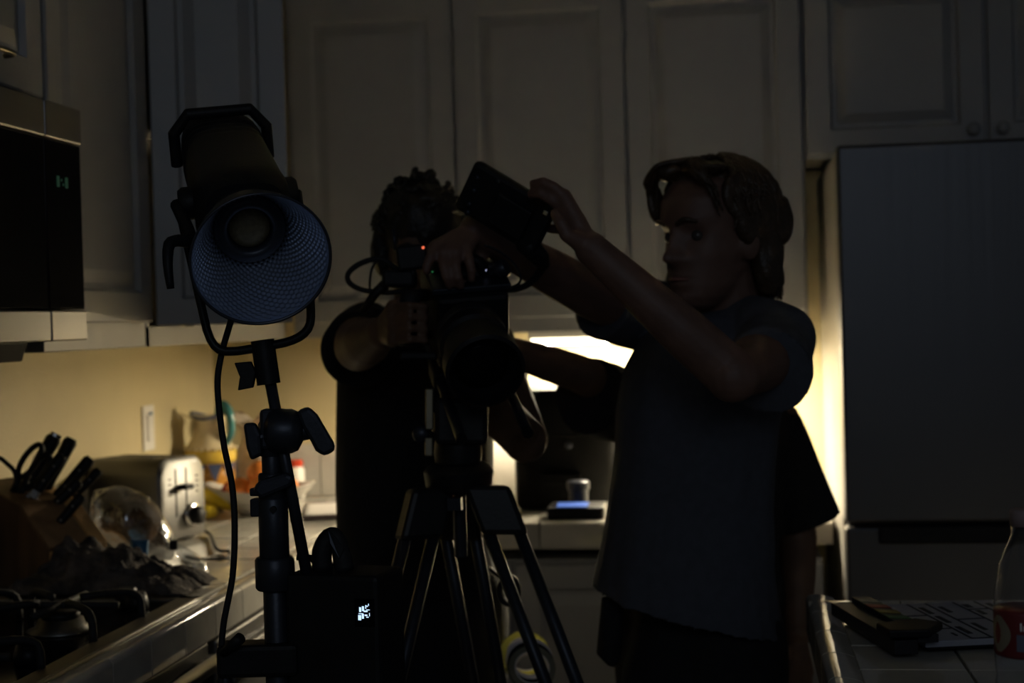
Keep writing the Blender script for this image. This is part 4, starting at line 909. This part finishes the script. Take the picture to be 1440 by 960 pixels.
def pants(r, hipL, hipR, kneeL, kneeR, ankL, ankR, waist, wr):
    g = MB(); g.loft([[p for p in ring] for ring in waist])
    for h, k_, a in ((hipL, kneeL, ankL), (hipR, kneeR, ankR)): g.capsule([h + up * .05, h, (h + k_) / 2, k_, (k_ + a) / 2, a + up * .03], [.10, .102, .092, .074, .068, .062], 16)
    o = build(g, 'trousers', m_pants, r); return fuse(o, .009, 3, folds(11, .004, 3))
def shoes(r, ankL, ankR, toe):
    t = V(toe).normalized(); s_ = t.cross(up)
    for a in (ankL, ankR):
        c = V((a.x, a.y, 0)) + t * .045; g = MB(); rings = []
        for z, L, w in ((.002, .135, .046), (.03, .138, .048), (.055, .125, .045), (.085, .075, .042), (.11, .05, .042)):
            sh = -.03 * max(0, (z - .04) / .07); rings.append([c + t * (sh + L * math.cos(q)) + s_ * w * math.sin(q) + up * z for q in [2 * math.pi * j / 20 for j in range(20)]])
        g.loft(rings); build(g, 'shoe', m_shoe, r, smooth=True)
def locks(mb, L, specs, seed, r0=.010, r1=.003, wav=.006):
    rnd = random.Random(seed)
    for pts in specs:
        P = [L(*p) for p in pts]; q, _ = cr(P, [1] * len(P), 6); n = len(q); ph = rnd.uniform(0, 6)
        q = [p + V((math.sin(i * .8 + ph), math.cos(i * .7 + ph), math.sin(i * .6 + ph * 2))) * wav * (i / n) for i, p in enumerate(q)]
        mb.tube(q, [r0 * (1 - i / (n - 1)) ** .6 + r1 * .4 for i in range(n)], 7)

# --- the boy in the grey-blue T-shirt
def boy():
    D = 2.65; base = at(990, 700, D); r = empty('person', (base.x, base.y, 0), 'person in grey-blue T-shirt reaching with both arms to the camera monitor', 'person')
    face = (-r0 * math.cos(math.radians(38)) - f0 * math.sin(math.radians(38)))
    side = V((-face.y, face.x, 0))                                      # his left
    g = MB(); hc = at(1001, 333, 2.62); L = head(g, hc, face, math.radians(-2), 1.05)
    neck0 = at(1030, 455, 2.66); g.capsule([L(0, -.02, -.05), L(0, -.03, -.105), neck0], [.052, .053, .062], 16)
    TR = [(930, 470, 1105, 470, .09), (900, 515, 1105, 520, .115), (893, 600, 1085, 605, .115), (890, 700, 1075, 705, .11), (885, 800, 1080, 805, .115), (885, 880, 1085, 885, .12), (890, 950, 1085, 950, .12), (905, 1010, 1070, 1010, .11)]
    g.loft([pring(a, b, c, d, D, e, k=.93) for a, b, c, d, e in TR])
    sL, eL, wL = at(1096, 494, 2.52), at(1030, 528, 2.27), at(832, 350, 2.27)
    sR, eR, wR = at(940, 455, 2.80), at(838, 418, 2.66), at(668, 322, 2.47)
    g.capsule([sL, sL * .5 + eL * .5, eL, eL * .65 + wL * .35, wL], [.054, .047, .041, .038, .025], 16)
    g.capsule([sR, sR * .5 + eR * .5, eR, eR * .65 + wR * .35, wR], [.055, .050, .042, .040, .026], 16)
    hand(g, wL, [[at(793, 276, 2.285), at(779, 263, 2.28), at(764, 256, 2.285), at(750, 258, 2.30)], [at(790, 292, 2.29), at(775, 281, 2.285), at(760, 272, 2.29), at(747, 273, 2.305)],
                 [at(792, 305, 2.31), at(780, 303, 2.37), at(766, 300, 2.385), at(752, 296, 2.39)], [at(798, 320, 2.33), at(788, 322, 2.38), at(776, 322, 2.39), at(764, 318, 2.39)]],
         [at(815, 340, 2.26), at(797, 330, 2.25), at(789, 314, 2.25), at(781, 300, 2.26)])
    hand(g, wR, [[at(612, 348, 2.44), at(606, 360, 2.425), at(601, 371, 2.42), at(599, 381, 2.42)], [at(624, 356, 2.43), at(624, 375, 2.415), at(628, 390, 2.41), at(632, 401, 2.42)],
                 [at(640, 356, 2.43), at(641, 375, 2.415), at(644, 390, 2.41), at(648, 402, 2.42)], [at(656, 350, 2.44), at(660, 366, 2.425), at(663, 380, 2.42), at(663, 392, 2.425)]],
         [at(662, 335, 2.48), at(674, 350, 2.49), at(676, 365, 2.49), at(672, 378, 2.48)])
    hips = at(985, 955, D); hL, hR = hips - side * -.085, hips - side * .085
    hL, hR = hips + side * .068, hips - side * .068; hL.z = hR.z = .80
    kL, kR = V((hL.x, hL.y, .46)) + face * .02, V((hR.x, hR.y, .46)) + face * .02; aL, aR = V((hL.x, hL.y, .08)), V((hR.x, hR.y, .08))
    body_legs(g, hL, hR, kL, kR, aL, aR, face)
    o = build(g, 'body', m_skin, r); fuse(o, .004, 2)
    # T-shirt
    g = MB(); SH = [(985, 440, 1085, 436, .062), (945, 452, 1118, 445, .085), (905, 475, 1124, 468, .115), (880, 520, 1118, 520, .135), (868, 580, 1098, 585, .145), (862, 640, 1087, 650, .15), (853, 700, 1081, 715, .152), (843, 760, 1081, 790, .172), (835, 800, 1090, 850, .185), (830, 826, 1101, 890, .192)]
    rr_ = [pring(a, b, c, d, D, e) for a, b, c, d, e in SH]; a, b, c, d, e = SH[-1]
    rr_ += [pring(a, b, c, d, D, e, k=.93), pring(a + 2, b - 25, c - 2, d - 25, D, e, k=.91), pring(a + 80, b - 22, c - 80, d - 22, D, e, k=.3)]
    g.loft(rr_)
    sleeve(g, at(1092, 486, 2.54), at(1083, 524, 2.40), .064, .074); g.capsule([at(1060, 470, 2.62), at(1098, 478, 2.53)], [.068, .062])
    sleeve(g, at(935, 450, 2.80), at(848, 421, 2.69), .068, .070); g.capsule([at(985, 470, 2.74), at(935, 452, 2.80)], [.07, .07])
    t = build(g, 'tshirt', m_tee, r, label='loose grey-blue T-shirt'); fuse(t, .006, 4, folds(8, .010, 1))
    g = MB(); nc = [neck0 + V((0, 0, -.004)) + (face * .066 * math.cos(q) + side * .066 * math.sin(q)) + up * (.022 - .030 * math.cos(q)) for q in [2 * math.pi * j / 28 for j in range(29)]]
    g.tube(nc, .008, 8, cap=False); build(g, 'collar', m_tee, t, smooth=True)
    wz = [pring(895, 800, 1068, 800, D, .11), pring(888, 880, 1078, 880, D, .12), pring(872, 950, 1092, 950, D, .13), pring(880, 1010, 1085, 1010, D, .13)]
    pants(r, hL, hR, kL, kR, aL, aR, wz, .1); shoes(r, aL, aR, face)
    g = MB(); g.loft([pring(846, 842, 878, 845, 2.60, .03), pring(842, 880, 876, 885, 2.60, .035), pring(839, 918, 872, 925, 2.60, .035), pring(852, 932, 866, 935, 2.60, .02)]); build(g, 'hip_pouch', m_pants, r, smooth=True)
    # hair: parted, wavy, down to the nape
    HM = rotm(side * -1, face, up); g = MB()
    for c, q in (((0, -.022, .050), (.080, .098, .080)), ((0, -.075, -.005), (.074, .052, .085)), ((0, -.094, -.068), (.070, .044, .046)), ((.073, -.03, .03), (.018, .055, .055)), ((-.073, -.03, .03), (.018, .055, .055)),
                 ((.066, -.062, -.045), (.024, .034, .060)), ((-.066, -.062, -.045), (.024, .034, .060)), ((.036, .048, .110), (.038, .036, .015)), ((-.036, .048, .110), (.038, .036, .015)), ((.04, -.085, .085), (.04, .04, .04)), ((-.045, -.10, .02), (.035, .035, .05)), ((-.073, .012, .060), (.013, .032, .042)), ((.070, .056, .062), (.010, .018, .038))):
        g.ball(L(*c), q, HM, 20, 14)
    hb = build(g, 'hair', m_hairb, r, label='wavy brown hair down to the nape'); fuse(hb, .005, 3, folds(30, .008, 8))
    rnd = random.Random(3); sp = []
    for i in range(260):
        ph = rnd.uniform(math.radians(62), math.radians(298)); e1 = rnd.uniform(112, 128) if abs(ph - math.pi) < 1.15 else rnd.uniform(80, 100); e0 = rnd.uniform(8, 45); P = []; off = rnd.uniform(.98, 1.035)
        for k in range(6):
            th = math.radians(e0 + (e1 - e0) * k / 5); hz = math.sin(min(th, math.pi / 2)); p = V((math.sin(ph) * hz * .087, math.cos(ph) * hz * .110 - .020, math.cos(th) * .088 + .046))
            if th > math.pi / 2: p.z = .046 - (th - math.pi / 2) * .24; p.x *= 1 - (th - math.pi / 2) * .25
            P.append((p.x * off, p.y * off, p.z))
        sp.append(P)
    for i in range(40):
        s_ = -1 if i % 2 else 1; x = rnd.uniform(.0, .03); q = rnd.uniform(-.008, .008)
        sp.append([(s_ * .006, .035 + q, .126), (s_ * (.028 + x * .5), .074 + q, .118), (s_ * (.055 + x * .5), .074 + q, .092), (s_ * (.070 + x * .3), .058 + q, .055 + q * 3)])
    g = MB(); locks(g, L, sp, 5, .0050, .002, .0035); build(g, 'hair_locks', m_hairb, hb, kind='stuff', smooth=True)
    for s_ in (-1, 1):
        g = MB(); g.ball(L(s_ * .031, .0635, .002), .0105, nu=14, nv=10); build(g, 'eye', m_eye, r, smooth=True)
        g = MB(); g.tube([L(s_ * .014, .093, .022), L(s_ * .03, .0905, .028), L(s_ * .047, .078, .024)], [.0035, .0045, .002], 8, smooth=4); build(g, 'eyebrow', m_hairb, r, smooth=True)
    g = MB(); g.tube([L(-.022, .080, -.067), L(0, .0905, -.0655), L(.022, .080, -.067)], [.002, .0042, .002], 8, smooth=4); build(g, 'lips', m_lip, r, smooth=True)
boy()

# --- the camera operator in black
def operator():
    D = 2.98; base = at(582, 700, D); r = empty('person', (base.x, base.y, 0), 'camera operator in a black T-shirt standing behind the camera', 'person')
    face = (-f0 + r0 * .12).normalized(); side = V((-face.y, face.x, 0))
    g = MB(); hc = at(592, 352, 2.90); L = head(g, hc, face, math.radians(-14), 1.0); neck0 = at(588, 455, 2.96)
    g.capsule([L(0, -.02, -.05), L(0, -.03, -.11), neck0], [.052, .053, .062], 16)
    TR = [(520, 462, 664, 462, .09), (494, 500, 688, 500, .11), (484, 580, 684, 580, .115), (486, 680, 680, 680, .11), (484, 780, 682, 780, .115), (482, 860, 690, 860, .12), (490, 950, 690, 950, .11)]
    g.loft([pring(a, b, c, d, D, e, k=.95) for a, b, c, d, e in TR])
    sR, eR, wR = at(512, 466, 2.95), at(504, 488, 2.68), at(538, 468, 2.53)
    sL, eL, wL = at(680, 480, 2.96), at(738, 618, 2.82), at(664, 545, 2.62)
    g.capsule([sR, (sR + eR) / 2, eR, eR * .6 + wR * .4, wR], [.055, .05, .043, .041, .027], 16)
    g.capsule([sL, (sL + eL) / 2, eL, eL * .6 + wL * .4, wL], [.055, .05, .043, .041, .027], 16)
    fs = []
    for k in range(4):
        y = 431 + k * 16; fs.append([at(553, y, 2.47), at(576, y - 2, 2.438), at(597, y, 2.45), at(600, y + 2, 2.485)])
    hand(g, wR, fs, [at(544, 448, 2.52), at(556, 430, 2.515), at(572, 420, 2.515), at(586, 420, 2.51)], .028, kf=.76)
    fs = []
    for k in range(4):
        x = 640 + k * 8; y = 528 + k * 13; fs.append([at(x + 12, y, 2.58), at(x - 6, y - 3, 2.575), at(x - 14, y - 2, 2.60), at(x - 8, y + 2, 2.62)])
    hand(g, wL, fs, [at(655, 530, 2.61), at(645, 516, 2.60), at(636, 508, 2.60)], .028)
    hips = at(582, 930, D); hL, hR = hips + side * .088, hips - side * .088; hL.z = hR.z = .82
    kL, kR = V((hL.x, hL.y, .46)) + face * .02, V((hR.x, hR.y, .46)) + face * .02; aL, aR = V((hL.x, hL.y, .08)), V((hR.x, hR.y, .08))
    body_legs(g, hL, hR, kL, kR, aL, aR, face)
    o = build(g, 'body', m_skin2, r); fuse(o, .0045, 3)
    g = MB(); SH = [(545, 446, 636, 444, .06), (508, 458, 668, 458, .09), (484, 480, 688, 480, .115), (474, 530, 690, 530, .13), (471, 600, 692, 600, .135), (471, 680, 692, 680, .135), (473, 760, 693, 760, .14), (474, 830, 696, 830, .14)]
    rr_ = [pring(a, b, c, d, D, e) for a, b, c, d, e in SH]; a, b, c, d, e = SH[-1]
    rr_ += [pring(a, b, c, d, D, e, k=.93), pring(a, b - 25, c, d - 25, D, e, k=.91), pring(a, b - 22, c, d - 22, D, e, k=.3)]; g.loft(rr_)
    sleeve(g, at(514, 470, 2.95), at(503, 494, 2.77), .062, .070); sleeve(g, at(676, 484, 2.96), at(700, 545, 2.90), .066, .066)
    t = build(g, 'tshirt', m_teek, r, label='black T-shirt'); fuse(t, .006, 4, folds(9, .005, 4))
    wz = [pring(474, 780, 692, 780, D, .12), pring(472, 850, 694, 850, D, .13), pring(472, 930, 698, 930, D, .135), pring(482, 1000, 690, 1000, D, .13)]
    pants(r, hL, hR, kL, kR, aL, aR, wz, .1); shoes(r, aL, aR, face)
    g = MB(); g.ball(L(0, -.012, .045), (.085, .104, .086), rotm(side * -1, face, up), 24, 16); g.ball(L(0, -.06, .0), (.078, .062, .08), rotm(side * -1, face, up), 20, 14); g.ball(L(.07, -.01, .0), (.022, .05, .055)); g.ball(L(-.07, -.01, .0), (.022, .05, .055))
    hb = build(g, 'hair', m_hairk, r, label='short tousled black hair'); fuse(hb, .006, 3, folds(42, .006, 2))
    g = MB(); rnd = random.Random(8); sp = []
    for i in range(150):
        a = rnd.uniform(0, 2 * math.pi); e_ = rnd.uniform(.05, 1.5); d = V((math.cos(a) * math.cos(e_), math.sin(a) * math.cos(e_), math.sin(e_)))
        if d.y > .5 and d.z < .5: continue
        p = V((d.x * .085, d.y * .100 - .012, d.z * .088 + .042)); t_ = V((-d.y, d.x, rnd.uniform(-.6, .3))); t_.normalize()
        sp.append([tuple(p * .95), tuple(p * 1.0 + t_ * .012), tuple(p * 1.0 + t_ * .026), tuple(p * .97 + t_ * .036 - V((0, 0, .008)))])
    locks(g, L, sp, 2, .008, .003, .003); build(g, 'hair_locks', m_hairk, hb, kind='stuff', smooth=True)
    for s_ in (-1, 1):
        g = MB(); g.ball(L(s_ * .031, .0635, .002), .0105, nu=14, nv=10); build(g, 'eye', m_eye, r, smooth=True)
        g = MB(); g.tube([L(s_ * .014, .093, .022), L(s_ * .03, .0905, .028), L(s_ * .047, .078, .024)], [.0035, .0045, .002], 8, smooth=4); build(g, 'eyebrow', m_hairk, r, smooth=True)
    g = MB(); g.tube([L(-.022, .080, -.067), L(0, .0905, -.0655), L(.022, .080, -.067)], [.002, .0042, .002], 8, smooth=4); build(g, 'lips', m_lip, r, smooth=True)
operator()

# --- the helper in black behind the boy
def helper():
    D = 3.18; base = at(985, 700, D); r = empty('person', (base.x, base.y, 0), 'person in a loose black T-shirt half hidden behind the one in grey-blue', 'person')
    face = (-f0 - r0 * .25).normalized(); side = V((-face.y, face.x, 0))
    g = MB(); hc = at(990, 440, 3.12); L = head(g, hc, face, math.radians(-10), 1.0); neck0 = at(990, 535, 3.18)
    g.capsule([L(0, -.02, -.05), L(0, -.03, -.11), neck0], [.050, .051, .060], 16)
    TR = [(915, 545, 1070, 550, .09), (895, 590, 1100, 600, .11), (895, 680, 1080, 685, .115), (898, 780, 1078, 780, .11), (892, 860, 1085, 860, .115), (890, 930, 1085, 930, .12), (905, 1010, 1070, 1010, .11)]
    g.loft([pring(a, b, c, d, D, e, k=.95) for a, b, c, d, e in TR])
    sR, eR, wR = at(905, 566, 3.14), at(812, 524, 2.90), at(706, 490, 2.76)
    sL, eL, wL = at(1092, 595, 3.18), at(1122, 755, 3.18), at(1122, 890, 3.08)
    g.capsule([sR, (sR + eR) / 2, eR, eR * .6 + wR * .4, wR], [.050, .043, .036, .034, .025], 16)
    g.capsule([sL, (sL + eL) / 2, eL, eL * .6 + wL * .4, wL], [.052, .047, .040, .037, .025], 16)
    fs = []
    for k in range(4): fs.append([at(688 + k * 2, 470 + k * 11, 2.74), at(676 + k * 2, 470 + k * 11, 2.72), at(668 + k * 2, 474 + k * 11, 2.74), at(668 + k * 2, 478 + k * 11, 2.76)])
    hand(g, wR, fs, [at(704, 468, 2.74), at(694, 456, 2.73), at(684, 450, 2.73)], .027)
    fs = []
    for k in range(4): fs.append([at(1110 + k * 9, 945, 3.05), at(1110 + k * 9, 968, 3.04), at(1111 + k * 9, 986, 3.05), at(1112 + k * 9, 1000, 3.07)])
    hand(g, wL, fs, [at(1108, 915, 3.04), at(1098, 935, 3.02), at(1097, 955, 3.02)], .027)
    hips = at(985, 930, D); hL, hR = hips + side * .085, hips - side * .085; hL.z = hR.z = .78
    kL, kR = V((hL.x, hL.y, .44)) + face * .02, V((hR.x, hR.y, .44)) + face * .02; aL, aR = V((hL.x, hL.y, .08)), V((hR.x, hR.y, .08))
    body_legs(g, hL, hR, kL, kR, aL, aR, face)
    o = build(g, 'body', m_skin2, r); fuse(o, .005, 3)
    g = MB(); SH = [(945, 528, 1035, 530, .06), (912, 540, 1075, 548, .09), (888, 570, 1102, 585, .11), (880, 640, 1098, 650, .13), (880, 740, 1095, 745, .135), (880, 850, 1098, 850, .14), (880, 880, 1100, 880, .14)]
    rr_ = [pring(a, b, c, d, D, e) for a, b, c, d, e in SH]; a, b, c, d, e = SH[-1]
    rr_ += [pring(a, b, c, d, D, e, k=.93), pring(a, b - 22, c, d - 22, D, e, k=.91), pring(a, b - 20, c, d - 20, D, e, k=.3)]; g.loft(rr_)
    sleeve(g, at(902, 580, 3.14), at(828, 556, 2.93), .066, .078)
    sleeve(g, at(1088, 606, 3.18), at(1137, 738, 3.18), .064, .072)
    t = build(g, 'tshirt', m_teek, r, label='loose black T-shirt'); fuse(t, .006, 4, folds(9, .005, 6))
    wz = [pring(888, 840, 1088, 840, D, .12), pring(884, 900, 1094, 900, D, .13), pring(888, 960, 1090, 960, D, .13), pring(895, 1010, 1080, 1010, D, .12)]
    pants(r, hL, hR, kL, kR, aL, aR, wz, .1); shoes(r, aL, aR, face)
    g = MB(); g.ball(L(0, -.012, .045), (.082, .102, .084), rotm(side * -1, face, up), 24, 16); g.ball(L(0, -.06, -.01), (.076, .06, .085), rotm(side * -1, face, up), 20, 14)
    hb = build(g, 'hair', m_hairk, r, label='dark hair'); fuse(hb, .006, 3, folds(42, .005, 2))
    for s_ in (-1, 1): g = MB(); g.ball(L(s_ * .031, .0635, .002), .0105, nu=14, nv=10); build(g, 'eye', m_eye, r, smooth=True)
helper()

# ------------------------------------------------------------------ tape rolls on a cord at the operator's hip
hk0 = at(712, 800, 2.78)
cl = empty('carabiner', hk0, 'black carabiner loop hanging beside the tripod leg', 'carabiner')
cpt = [at(716 + 13 * math.cos(t), 830 + 19 * math.sin(t), 2.80) for t in [2 * math.pi * j / 24 for j in range(25)]]
g = MB(); g.tube(cpt, .0055, 8, cap=False); build(g, 'loop', m_rubber, cl, smooth=True)
g = MB(); g.tube([at(690, 800, 2.86), at(700, 808, 2.82), at(710, 814, 2.80)], .004, 8, smooth=3); build(g, 'strap', m_rubber, cl, smooth=True)
g = MB(); g.tube([at(717, 848, 2.80), at(728, 868, 2.80), at(742, 884, 2.80)], .003, 8, smooth=3); build(g, 'cord', m_rubber, cl, smooth=True)
def tape(x, y, D, R, w, m, lb, ax):
    c = at(x, y, D); r = empty('tape_roll', c, lb, 'tape', 'tape rolls hanging from the carabiner'); a = V(ax).normalized()
    g = MB(); g.lathe(c, a, [(R, -w / 2), (R, w / 2), (R * .74, w / 2), (R * .74, -w / 2)], 36, closed=True); build(g, 'tape_winding', m, r, smooth=True, auto=40)
    g = MB(); g.lathe(c, a, [(R * .74, -w / 2), (R * .74, w / 2), (R * .68, w / 2), (R * .68, -w / 2)], 36, closed=True); build(g, 'core', m_paper, r, smooth=True, auto=40)
axd = (-FW + UP * .75 + RT * .1)
tape(738, 921, 2.92, .048, .012, m_tapey, 'bright yellow roll of tape hanging against the base cabinet', axd)
tape(744, 929, 2.885, .045, .014, m_tapew, 'white roll of tape next to the yellow roll', axd)
tape(746, 934, 2.86, .044, .012, m_black, 'black roll of tape in front of the white roll', axd)
tape(748, 940, 2.83, .044, .010, m_tapec, 'translucent greyish roll of tape foremost in the bundle', axd)
